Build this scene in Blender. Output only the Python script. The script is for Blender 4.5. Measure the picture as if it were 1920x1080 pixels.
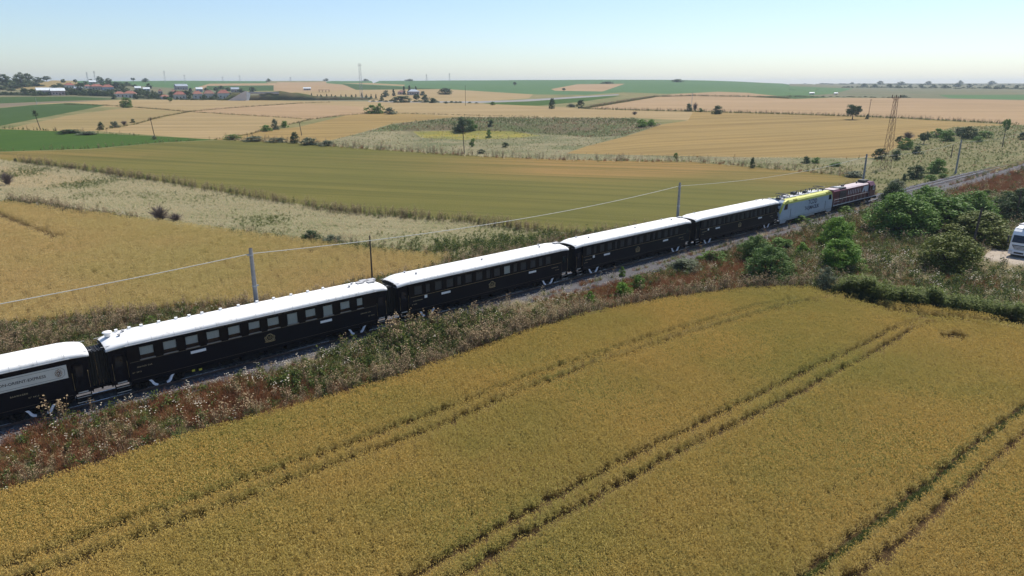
import bpy, math, random, time
import numpy as np
from mathutils import Vector, Matrix
from mathutils.geometry import delaunay_2d_cdt

for _o in list(bpy.data.objects):
    bpy.data.objects.remove(_o)
SC = bpy.context.scene
COL = SC.collection
RNG = np.random.default_rng(11)
random.seed(5)
R = math.radians

# ------------------------------------------------------------------ camera, sky, sun, exposure
FPX = 1280.0                      # focal length in photo pixels (1920 wide)
CAMZ = 22.2
PITCH = math.atan(380 / 1280)
cam_d = bpy.data.cameras.new('drone_camera')
cam_d.sensor_width = 36
cam_d.lens = 24
cam_d.clip_end = 30000
cam = bpy.data.objects.new('drone_camera', cam_d)
COL.objects.link(cam)
cam.location = (0, 0, CAMZ)
cam.rotation_euler = (math.pi / 2 - PITCH, 0, 0)
SC.camera = cam

SUN_EL, SUN_AZ = R(58), R(42)      # azimuth measured clockwise from the view direction (+Y)
world = bpy.data.worlds.new('World')
SC.world = world
world.use_nodes = True
wn = world.node_tree.nodes
bgn = wn['Background']
sky = wn.new('ShaderNodeTexSky')
sky.sky_type = 'NISHITA'
sky.sun_disc = False
sky.sun_elevation = SUN_EL
sky.sun_rotation = SUN_AZ
sky.altitude = 100
sky.air_density = 0.95
sky.dust_density = 0.7
sky.ozone_density = 4.0
world.node_tree.links.new(sky.outputs[0], bgn.inputs[0])
bgn.inputs[1].default_value = 0.133
sun_d = bpy.data.lights.new('sun', 'SUN')
sun_d.energy = 5.0
sun_d.angle = R(0.53)
sun_d.color = (1.0, 0.93, 0.81)
sun = bpy.data.objects.new('sun', sun_d)
COL.objects.link(sun)
sv = Vector((math.sin(SUN_AZ) * math.cos(SUN_EL), math.cos(SUN_AZ) * math.cos(SUN_EL), math.sin(SUN_EL)))
sun.rotation_euler = sv.to_track_quat('Z', 'Y').to_euler()
sun.location = sv * 400
vs = SC.view_settings
vs.view_transform = 'Standard'
vs.look = 'None'
vs.exposure = 0.2
vs.gamma = 1.0
vs.use_curve_mapping = False
SC.render.engine = 'CYCLES'
SC.cycles.max_bounces = 4
SC.cycles.diffuse_bounces = 1
SC.cycles.glossy_bounces = 2
SC.cycles.transmission_bounces = 2
SC.cycles.transparent_max_bounces = 8
SC.cycles.volume_bounces = 0
SC.cycles.caustics_reflective = False
SC.cycles.caustics_refractive = False

# ------------------------------------------------------------------ plan geometry: track line, terrain, pixel rays
TA = R(41.5)
TD = np.array([math.cos(TA), math.sin(TA)])      # along the track
TN = np.array([math.sin(TA), -math.cos(TA)])     # towards the camera side
TL = -52.7                                       # centreline offset
RAIL = 1.0                                       # height of rail top

def trk(s, l, z=0.0):
    p = TD * s + TN * (TL + l)
    return Vector((p[0], p[1], z))

def sstep(a, b, x):
    t = np.clip((x - a) / (b - a), 0, 1)
    return t * t * (3 - 2 * t)

_rr = np.array([0, 220, 300, 370, 450, 550, 700, 850, 1100, 1500, 2000, 2600, 3500, 4500, 7500.])
_zc = np.array([0, 0, 2, 5, 6.5, 7.5, 8.4, 11.5, 18, 28, 37, 31, 24, 16, 0.])
_zr = np.array([0, 0, 1.5, 4, 5.5, 7, 9, 11, 14, 16.5, 19, 24, 31, 34, 10.])
_zl = np.array([0, 0, 2, 5, 6.5, 7.5, 8.4, 12.5, 23, 31, 30, 26, 22, 16, 0.])
_rd = np.exp(np.linspace(math.log(5), math.log(7500), 600))
def _smooth(z):
    v = np.interp(_rd, _rr, z)
    k = np.hanning(41); k /= k.sum()
    return np.convolve(np.pad(v, 20, mode='edge'), k, 'valid')
_zc, _zr, _zl = _smooth(_zc), _smooth(_zr), _smooth(_zl)

def hgt(x, y):
    x = np.asarray(x, float); y = np.asarray(y, float)
    r = np.maximum(np.hypot(x, y), 5.0)
    th = np.arctan2(x, y)
    c = 960 + 1335 * np.tan(np.clip(th, -1.2, 1.2))
    lr = np.log(r)
    lg = np.log(_rd)
    zc, zr, zl = np.interp(lr, lg, _zc), np.interp(lr, lg, _zr), np.interp(lr, lg, _zl)
    wl = 1 - sstep(80, 420, c)
    wr = sstep(1250, 1650, c)
    z = zc * (1 - wl - wr) + zl * wl + zr * wr
    z = z * (1 + 0.05 * np.sin(th * 7 + 0.6) * sstep(900, 1500, r))
    z = z + 0.5 * np.sin(x * 0.017 + 1) * np.sin(y * 0.013) * sstep(260, 420, r)
    # the old pit cut into the slope
    m = sstep(690, 760, c) * (1 - sstep(1090, 1235, c)) * sstep(232, 250, r) * (1 - sstep(322, 352, r))
    z = z * (1 - 0.97 * m)
    # railway formation
    s = x * TD[0] + y * TD[1]
    l = x * TN[0] + y * TN[1] - TL
    near = (r < 900)
    z = z + near * 0.66 * (1 - sstep(2.8, 8.5, np.abs(l)))
    z = z - near * 2.6 * sstep(130, 200, s) * (1 - sstep(300, 420, s)) * sstep(3.5, 10, l) * (1 - sstep(60, 130, l))
    return z

_cp, _sp = math.cos(PITCH), math.sin(PITCH)
def rays(px, py):
    x = (np.asarray(px, float) - 960) / FPX
    y = (540 - np.asarray(py, float)) / FPX
    return np.stack([x, _cp + y * _sp, -_sp + y * _cp], -1)

_tt = np.exp(np.linspace(math.log(14), math.log(7000), 420))
def ground_hits(px, py):
    d = rays(np.atleast_1d(px), np.atleast_1d(py))
    out = np.zeros((len(d), 3))
    X, Y = d[:, :1] * _tt, d[:, 1:2] * _tt
    h = CAMZ + d[:, 2:3] * _tt - hgt(X, Y)
    neg = h < 0
    k = np.argmax(neg, 1)
    miss = ~neg.any(1)
    a, b = _tt[np.maximum(k - 1, 0)].copy(), _tt[k].copy()
    for _ in range(18):
        m = 0.5 * (a + b)
        above = CAMZ + d[:, 2] * m - hgt(d[:, 0] * m, d[:, 1] * m) > 0
        a = np.where(above, m, a); b = np.where(above, b, m)
    t = np.where(miss, 5200.0 / np.hypot(d[:, 0], d[:, 1]), 0.5 * (a + b))
    out[:, :2] = d[:, :2] * t[:, None]
    out[:, 2] = hgt(out[:, 0], out[:, 1])
    return out

def G(px, py):
    return Vector(ground_hits(px, py)[0])

def to_px(p):
    p = np.asarray(p, float)
    dep = p[:, 1] * _cp - (p[:, 2] - CAMZ) * _sp
    up = p[:, 1] * _sp + (p[:, 2] - CAMZ) * _cp
    dep = np.where(dep < 1, 1, dep)
    return np.stack([960 + FPX * p[:, 0] / dep, 540 - FPX * up / dep], -1)

def m_per_px(p):
    return (p[1] * _cp - (p[2] - CAMZ) * _sp) / FPX

def in_poly(pts, poly):
    pts = np.asarray(pts); poly = np.asarray(poly, float)
    ins = np.zeros(len(pts), bool)
    lo, hi = poly.min(0), poly.max(0)
    cand = np.where((pts[:, 0] >= lo[0]) & (pts[:, 0] <= hi[0]) & (pts[:, 1] >= lo[1]) & (pts[:, 1] <= hi[1]))[0]
    if not len(cand): return ins
    q = pts[cand]; r = np.zeros(len(cand), bool)
    j = len(poly) - 1
    for i in range(len(poly)):
        xi, yi = poly[i]; xj, yj = poly[j]
        if yi != yj:
            c = ((yi > q[:, 1]) != (yj > q[:, 1])) & (q[:, 0] < (xj - xi) * (q[:, 1] - yi) / (yj - yi) + xi)
            r ^= c
        j = i
    ins[cand] = r
    return ins

def vnoise(x, y, seed=0):
    """smooth value noise 0..1"""
    x = np.asarray(x, float); y = np.asarray(y, float)
    xi, yi = np.floor(x).astype(np.int64), np.floor(y).astype(np.int64)
    fx, fy = x - xi, y - yi
    fx, fy = fx * fx * (3 - 2 * fx), fy * fy * (3 - 2 * fy)
    def hsh(a, b):
        n = (a * 374761393 + b * 668265263 + seed * 974711) & 0x7fffffff
        n = ((n ^ (n >> 13)) * 1274126177) & 0x7fffffff
        return ((n ^ (n >> 16)) & 0xffff) / 65535.0
    v00, v10, v01, v11 = hsh(xi, yi), hsh(xi + 1, yi), hsh(xi, yi + 1), hsh(xi + 1, yi + 1)
    return (v00 * (1 - fx) + v10 * fx) * (1 - fy) + (v01 * (1 - fx) + v11 * fx) * fy

# ------------------------------------------------------------------ materials
def _new(name):
    m = bpy.data.materials.new(name)
    m.use_nodes = True
    nt = m.node_tree
    return m, nt, nt.nodes['Principled BSDF']

def _mix(nt, f, a, b, mode='MIX'):
    n = nt.nodes.new('ShaderNodeMix'); n.data_type = 'RGBA'; n.blend_type = mode
    def put(sock, v):
        if hasattr(v, 'links'): nt.links.new(v, sock)
        elif isinstance(v, (int, float)): sock.default_value = v
        else: sock.default_value = (*v[:3], 1)
    put(n.inputs['Factor'], f); put(n.inputs['A'], a); put(n.inputs['B'], b)
    return n.outputs['Result']

def _noise(nt, vec, scale, detail=3, rough=0.55, stretch=None, rot=0.0):
    if stretch is not None:
        mp = nt.nodes.new('ShaderNodeMapping')
        mp.inputs['Rotation'].default_value = (0, 0, rot)
        mp2 = nt.nodes.new('ShaderNodeMapping')
        mp2.inputs['Scale'].default_value = stretch
        nt.links.new(vec, mp.inputs['Vector']); nt.links.new(mp.outputs[0], mp2.inputs['Vector'])
        vec = mp2.outputs[0]
    n = nt.nodes.new('ShaderNodeTexNoise')
    n.inputs['Scale'].default_value = scale
    n.inputs['Detail'].default_value = detail
    n.inputs['Roughness'].default_value = rough
    nt.links.new(vec, n.inputs['Vector'])
    return n.outputs['Fac']

def _ramp(nt, v, lo, hi):
    n = nt.nodes.new('ShaderNodeMapRange')
    n.interpolation_type = 'SMOOTHSTEP'
    n.inputs['From Min'].default_value = lo; n.inputs['From Max'].default_value = hi
    nt.links.new(v, n.inputs['Value'])
    return n.outputs['Result']

def _bump(nt, h, strength, dist, normal=None):
    b = nt.nodes.new('ShaderNodeBump')
    b.inputs['Strength'].default_value = strength
    b.inputs['Distance'].default_value = dist
    nt.links.new(h, b.inputs['Height'])
    if normal is not None: nt.links.new(normal, b.inputs['Normal'])
    return b.outputs[0]

def _coord(nt, kind='Object'):
    return nt.nodes.new('ShaderNodeTexCoord').outputs[kind]

def surf(name, c1, c2=None, scale=1.5, rough=0.5, metallic=0.0, bump=0.0, spec=0.5, grime=None, stretch=None):
    """painted / metal / stone surface: two-tone noise, worn roughness, optional grime and relief"""
    m, nt, b = _new(name)
    c2 = c2 or tuple(x * 0.75 for x in c1)
    v = _coord(nt)
    n = _noise(nt, v, scale, 5, 0.6, stretch=stretch)
    col = _mix(nt, _ramp(nt, n, 0.3, 0.7), c1, c2)
    if grime:
        g = _noise(nt, v, scale * 4.3, 4, 0.7)
        col = _mix(nt, _ramp(nt, g, 0.52, 0.75), col, grime)
    nt.links.new(col, b.inputs['Base Color'])
    mr = nt.nodes.new('ShaderNodeMapRange')
    mr.inputs['To Min'].default_value = max(rough - 0.1, 0.03); mr.inputs['To Max'].default_value = min(rough + 0.12, 1)
    nt.links.new(n, mr.inputs['Value']); nt.links.new(mr.outputs[0], b.inputs['Roughness'])
    b.inputs['Metallic'].default_value = metallic
    b.inputs['Specular IOR Level'].default_value = spec
    if bump:
        nt.links.new(_bump(nt, _noise(nt, v, scale * 8, 3), bump, 0.02), b.inputs['Normal'])
    return m

def field_mat(name, ca, cb, cd, rows=0.6, big=0.018, streak=0.5, bump=0.5, attr=None, cattr=None, fine=2.2, rowscale=0.9, tram=0.0):
    """crop canopy seen from the air: broad ripening patches, drill-row streaks, fine grain"""
    m, nt, b = _new(name)
    v = _coord(nt)
    n1 = _noise(nt, v, big, 5, 0.6)
    col = _mix(nt, _ramp(nt, n1, 0.34, 0.66), ca, cb)
    if attr:
        a = nt.nodes.new('ShaderNodeAttribute'); a.attribute_name = attr
        col = _mix(nt, a.outputs['Fac'], col, cattr)
    n2 = _noise(nt, v, rowscale, 3, 0.6, stretch=(0.035, 1, 1), rot=-rows)
    col = _mix(nt, _ramp(nt, n2, 0.42, 0.68), col, _mix(nt, streak, col, cd))
    n5 = _noise(nt, v, 0.11, 4, 0.7, stretch=(0.3, 1, 1), rot=-rows)
    col = _mix(nt, _ramp(nt, n5, 0.66, 0.74), col, _mix(nt, 0.45, col, cd))
    if tram:
        mp = nt.nodes.new('ShaderNodeMapping'); mp.inputs['Rotation'].default_value = (0, 0, -rows + math.pi / 2)
        nt.links.new(v, mp.inputs['Vector'])
        wv = nt.nodes.new('ShaderNodeTexWave'); wv.inputs['Scale'].default_value = 0.0175
        wv.inputs['Distortion'].default_value = 0.5; wv.inputs['Detail Scale'].default_value = 0.4; wv.inputs['Detail'].default_value = 2
        nt.links.new(mp.outputs[0], wv.inputs['Vector'])
        tl_ = _ramp(nt, wv.outputs['Fac'], 0.975, 0.998)
        ml = nt.nodes.new('ShaderNodeMath'); ml.operation = 'MULTIPLY'; ml.inputs[1].default_value = tram
        nt.links.new(tl_, ml.inputs[0])
        col = _mix(nt, ml.outputs[0], col, cd)
    n3 = _noise(nt, v, fine, 6, 0.75)
    col = _mix(nt, _ramp(nt, n3, 0.5, 0.72), col, _mix(nt, 0.45, col, cd))
    n4 = _noise(nt, v, big * 6, 4, 0.6)
    col = _mix(nt, _ramp(nt, n4, 0.55, 0.8), col, _mix(nt, 0.3, col, cd))
    nt.links.new(col, b.inputs['Base Color'])
    b.inputs['Roughness'].default_value = 0.95
    b.inputs['Specular IOR Level'].default_value = 0.1
    nt.links.new(_bump(nt, n3, bump, 0.35), b.inputs['Normal'])
    return m

def leaf_mat(name, c1, c2, trans=0.35, loc_noise=None, c3=None, rough=0.6):
    """foliage: colour varies leaf by leaf and plant by plant, light passes through"""
    m, nt, b = _new(name)
    geo = nt.nodes.new('ShaderNodeNewGeometry')
    oi = nt.nodes.new('ShaderNodeObjectInfo')
    col = _mix(nt, geo.outputs['Random Per Island'], c1, c2)
    col = _mix(nt, _ramp(nt, oi.outputs['Random'], 0.0, 1.0), col, _mix(nt, 0.35, col, c2))
    if loc_noise:
        n = _noise(nt, oi.outputs['Location'], loc_noise, 4, 0.6)
        col = _mix(nt, _ramp(nt, n, 0.38, 0.64), col, c3)
    nt.links.new(col, b.inputs['Base Color'])
    b.inputs['Roughness'].default_value = rough
    b.inputs['Specular IOR Level'].default_value = 0.2
    tr = nt.nodes.new('ShaderNodeBsdfTranslucent')
    nt.links.new(col, tr.inputs['Color'])
    mx = nt.nodes.new('ShaderNodeMixShader')
    mx.inputs[0].default_value = trans
    nt.links.new(b.outputs[0], mx.inputs[1]); nt.links.new(tr.outputs[0], mx.inputs[2])
    nt.links.new(mx.outputs[0], nt.nodes['Material Output'].inputs[0])
    return m

def glass_mat(name, tint, clear=0.7):
    m, nt, b = _new(name)
    b.inputs['Base Color'].default_value = (*tint, 1)
    b.inputs['Roughness'].default_value = 0.06
    tr = nt.nodes.new('ShaderNodeBsdfTransparent')
    tr.inputs[0].default_value = (0.92, 0.93, 0.92, 1)
    mx = nt.nodes.new('ShaderNodeMixShader'); mx.inputs[0].default_value = clear
    nt.links.new(b.outputs[0], mx.inputs[1]); nt.links.new(tr.outputs[0], mx.inputs[2])
    nt.links.new(mx.outputs[0], nt.nodes['Material Output'].inputs[0])
    return m

# ------------------------------------------------------------------ mesh helpers
class MB:
    def __init__(self): self.v = []; self.f = []
    def add(self, vs, fs):
        o = len(self.v); self.v += [tuple(p) for p in vs]; self.f += [tuple(i + o for i in f) for f in fs]; return self
    def box(self, x0, x1, y0, y1, z0, z1):
        return self.add([(x0, y0, z0), (x1, y0, z0), (x1, y1, z0), (x0, y1, z0), (x0, y0, z1), (x1, y0, z1), (x1, y1, z1), (x0, y1, z1)],
                        [(0, 3, 2, 1), (4, 5, 6, 7), (0, 1, 5, 4), (1, 2, 6, 5), (2, 3, 7, 6), (3, 0, 4, 7)])
    def cbox(self, c, s):
        return self.box(c[0] - s[0] / 2, c[0] + s[0] / 2, c[1] - s[1] / 2, c[1] + s[1] / 2, c[2] - s[2] / 2, c[2] + s[2] / 2)
    def tube(self, pts, r, n=6, caps=True):
        pts = [Vector(p) for p in pts]
        rs = r if isinstance(r, (list, tuple)) else [r] * len(pts)
        o = len(self.v)
        for i, p in enumerate(pts):
            t = (pts[min(i + 1, len(pts) - 1)] - pts[max(i - 1, 0)]).normalized()
            a = t.cross(Vector((0, 0, 1)))
            if a.length < 1e-3: a = Vector((1, 0, 0))
            a.normalize(); b = t.cross(a)
            for k in range(n):
                q = 2 * math.pi * k / n
                self.v.append(tuple(p + (a * math.cos(q) + b * math.sin(q)) * rs[i]))
        for i in range(len(pts) - 1):
            for k in range(n):
                self.f.append((o + i * n + k, o + i * n + (k + 1) % n, o + (i + 1) * n + (k + 1) % n, o + (i + 1) * n + k))
        if caps:
            self.f.append(tuple(o + k for k in range(n))[::-1]); e = o + (len(pts) - 1) * n
            self.f.append(tuple(e + k for k in range(n)))
        return self
    def bar(self, a, b, w, h=None):
        """square bar between two points"""
        return self.tube([a, b], (w if h is None else (w + h) / 2) * 0.7071, 4)
    def loft(self, secs, close=True, caps=True):
        n = len(secs[0]); o = len(self.v)
        for s in secs: self.v += [tuple(p) for p in s]
        m = n if close else n - 1
        for i in range(len(secs) - 1):
            for k in range(m):
                self.f.append((o + i * n + k, o + i * n + (k + 1) % n, o + (i + 1) * n + (k + 1) % n, o + (i + 1) * n + k))
        if caps:
            self.f.append(tuple(o + k for k in range(n))[::-1])
            e = o + (len(secs) - 1) * n
            self.f.append(tuple(e + k for k in range(n)))
        return self
    def prism(self, poly, axis, a, b):
        """polygon extruded along axis ('x','y','z') from a to b"""
        def mk(p, t):
            return {'x': (t, p[0], p[1]), 'y': (p[0], t, p[1]), 'z': (p[0], p[1], t)}[axis]
        return self.loft([[mk(p, a) for p in poly], [mk(p, b) for p in poly]])
    def mesh(self, name, mat, smooth=False):
        me = bpy.data.meshes.new(name)
        me.from_pydata(self.v, [], self.f)
        if mat: me.materials.append(mat)
        if smooth:
            me.polygons.foreach_set('use_smooth', [True] * len(me.polygons))
        import bmesh
        bm = bmesh.new(); bm.from_mesh(me)
        bmesh.ops.recalc_face_normals(bm, faces=bm.faces)
        bm.to_mesh(me); bm.free()
        me.update()
        return me
    def build(self, name, mat, parent=None, smooth=False, loc=None, rot=None):
        return obj(name, self.mesh(name, mat, smooth), parent, loc, rot)

def obj(name, me, parent=None, loc=None, rot=None):
    o = bpy.data.objects.new(name, me)
    COL.objects.link(o)
    if parent: o.parent = parent
    if loc is not None: o.location = loc
    if rot is not None: o.rotation_euler = rot
    return o

def tag(o, label, cat=None, group=None, kind=None):
    o['label'] = label
    if cat: o['category'] = cat
    if group: o['group'] = group
    if kind: o['kind'] = kind
    return o

def thing(name, label, cat, loc=(0, 0, 0), rz=0.0, group=None):
    o = bpy.data.objects.new(name, None)
    o.empty_display_size = 0.3
    COL.objects.link(o)
    o.location = loc; o.rotation_euler = (0, 0, rz)
    return tag(o, label, cat, group)

KIDS = {}
def copy_tree(o, parent=None):
    c = o.copy(); COL.objects.link(c); c.parent = parent
    for ch in [x for x in ALLKIDS(o)]: copy_tree(ch, c)
    return c
def ALLKIDS(o): return list(o.children)

def text_mesh(name, txt, size, mat, extrude=0.008, bold=0.0, spacing=1.0, xscale=1.0):
    cu = bpy.data.curves.new(name, 'FONT')
    cu.body = txt; cu.size = size; cu.align_x = 'CENTER'; cu.align_y = 'CENTER'
    cu.extrude = extrude; cu.offset = bold; cu.space_character = spacing; cu.resolution_u = 2
    t = bpy.data.objects.new(name, cu)
    me = bpy.data.meshes.new_from_object(t)
    bpy.data.objects.remove(t)
    if xscale != 1.0:
        me.transform(Matrix.Diagonal((xscale, 1, 1, 1)))
    me.materials.clear(); me.materials.append(mat)
    me.name = name
    return me
# ------------------------------------------------------------------ the land: one triangulated sheet cut along the field edges
def densify(poly, step):
    out = []
    n = len(poly)
    for i in range(n):
        a, b = np.array(poly[i], float), np.array(poly[(i + 1) % n], float)
        k = max(1, int(math.ceil(np.linalg.norm(b - a) / step)))
        for j in range(k): out.append(a + (b - a) * j / k)
    return np.array(out)

ROWA = R(24)
mats = {}
mats['ground'] = field_mat('dry_rough_ground', (0.22, 0.19, 0.085), (0.13, 0.135, 0.05), (0.09, 0.07, 0.035), big=0.05, streak=0.2, bump=0.8)
mats['verge'] = field_mat('weedy_soil', (0.14, 0.10, 0.05), (0.09, 0.095, 0.03), (0.06, 0.04, 0.022), big=0.15, streak=0.1, bump=1.0)
mats['soil'] = field_mat('straw_littered_soil', (0.10, 0.062, 0.028), (0.075, 0.048, 0.022), (0.05, 0.033, 0.016), rows=TA, big=0.08, bump=0.8)
mats['soil2'] = field_mat('straw_coloured_soil', (0.20, 0.135, 0.055), (0.17, 0.12, 0.048), (0.10, 0.068, 0.03), rows=R(-16), big=0.06, bump=0.8)
mats['tan1'] = field_mat('ripe_wheat_pale', (0.318, 0.233, 0.118), (0.289, 0.211, 0.100), (0.200, 0.148, 0.070), rowscale=0.16, streak=0.75, tram=0.6, rows=0.2)
mats['tan2'] = field_mat('ripe_wheat_gold', (0.274, 0.189, 0.070), (0.244, 0.174, 0.067), (0.170, 0.115, 0.041), rowscale=0.16, streak=0.75, tram=0.6, rows=0.35)
mats['tan3'] = field_mat('ripe_wheat_pink', (0.333, 0.229, 0.130), (0.303, 0.211, 0.115), (0.215, 0.144, 0.074), rowscale=0.16, streak=0.75, tram=0.6, rows=-0.1)
mats['tan4'] = field_mat('ripe_wheat_olive', (0.252, 0.196, 0.085), (0.274, 0.204, 0.092), (0.163, 0.122, 0.052), rowscale=0.16, streak=0.75, tram=0.6, rows=0.1)
mats['olive'] = field_mat('ripening_wheat', (0.112, 0.108, 0.026), (0.135, 0.118, 0.030), (0.075, 0.075, 0.018), rows=R(-16), attr='ripe', cattr=(0.24, 0.150, 0.050), streak=0.6, rowscale=0.22, tram=0.5)
mats['green1'] = field_mat('sunflower_green', (0.040, 0.082, 0.010), (0.050, 0.092, 0.012), (0.026, 0.06, 0.008), rows=R(70), streak=0.5, rowscale=0.5)
mats['green2'] = field_mat('maize_green', (0.040, 0.074, 0.017), (0.048, 0.084, 0.02), (0.028, 0.052, 0.013), rows=R(40), streak=0.4)
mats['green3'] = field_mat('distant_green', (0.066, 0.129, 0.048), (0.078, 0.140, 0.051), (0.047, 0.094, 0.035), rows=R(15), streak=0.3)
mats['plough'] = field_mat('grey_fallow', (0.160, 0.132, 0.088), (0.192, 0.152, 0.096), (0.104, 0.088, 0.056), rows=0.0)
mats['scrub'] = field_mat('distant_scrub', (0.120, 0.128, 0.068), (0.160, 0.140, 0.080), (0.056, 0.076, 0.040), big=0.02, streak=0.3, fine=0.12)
mats['palegrass'] = field_mat('bleached_grass', (0.28, 0.25, 0.15), (0.20, 0.195, 0.095), (0.11, 0.115, 0.05), rows=R(-12), big=0.06, bump=0.9, streak=0.6)
mats['stubble'] = field_mat('cut_stubble', (0.34, 0.265, 0.15), (0.29, 0.22, 0.115), (0.19, 0.14, 0.07), rows=R(-10), big=0.07, streak=0.8)
mats['meadow'] = field_mat('pit_meadow', (0.23, 0.20, 0.115), (0.115, 0.125, 0.055), (0.085, 0.08, 0.045), rows=R(-8), big=0.045, streak=0.5, fine=0.5)
mats['yellow'] = field_mat('yellow_flower_meadow', (0.27, 0.22, 0.035), (0.17, 0.165, 0.045), (0.11, 0.12, 0.04), rows=0.0, big=0.08, streak=0.7, fine=0.6)
mats['bank'] = field_mat('scrubby_bank', (0.12, 0.095, 0.055), (0.085, 0.105, 0.04), (0.055, 0.062, 0.03), big=0.06, streak=0.2, fine=0.5, bump=1.0)
mats['grassland'] = field_mat('rough_grassland', (0.115, 0.12, 0.045), (0.185, 0.16, 0.08), (0.065, 0.075, 0.03), big=0.04, streak=0.3, fine=0.8, bump=0.9)
mats['dirt'] = field_mat('pale_dirt_road', (0.40, 0.345, 0.29), (0.36, 0.31, 0.25), (0.27, 0.22, 0.17), rows=0.3, big=0.2, bump=0.3)
mats['tarmac'] = field_mat('far_road_grey', (0.26, 0.25, 0.24), (0.22, 0.215, 0.205), (0.18, 0.17, 0.165), rows=0.0, bump=0.1)

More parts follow.
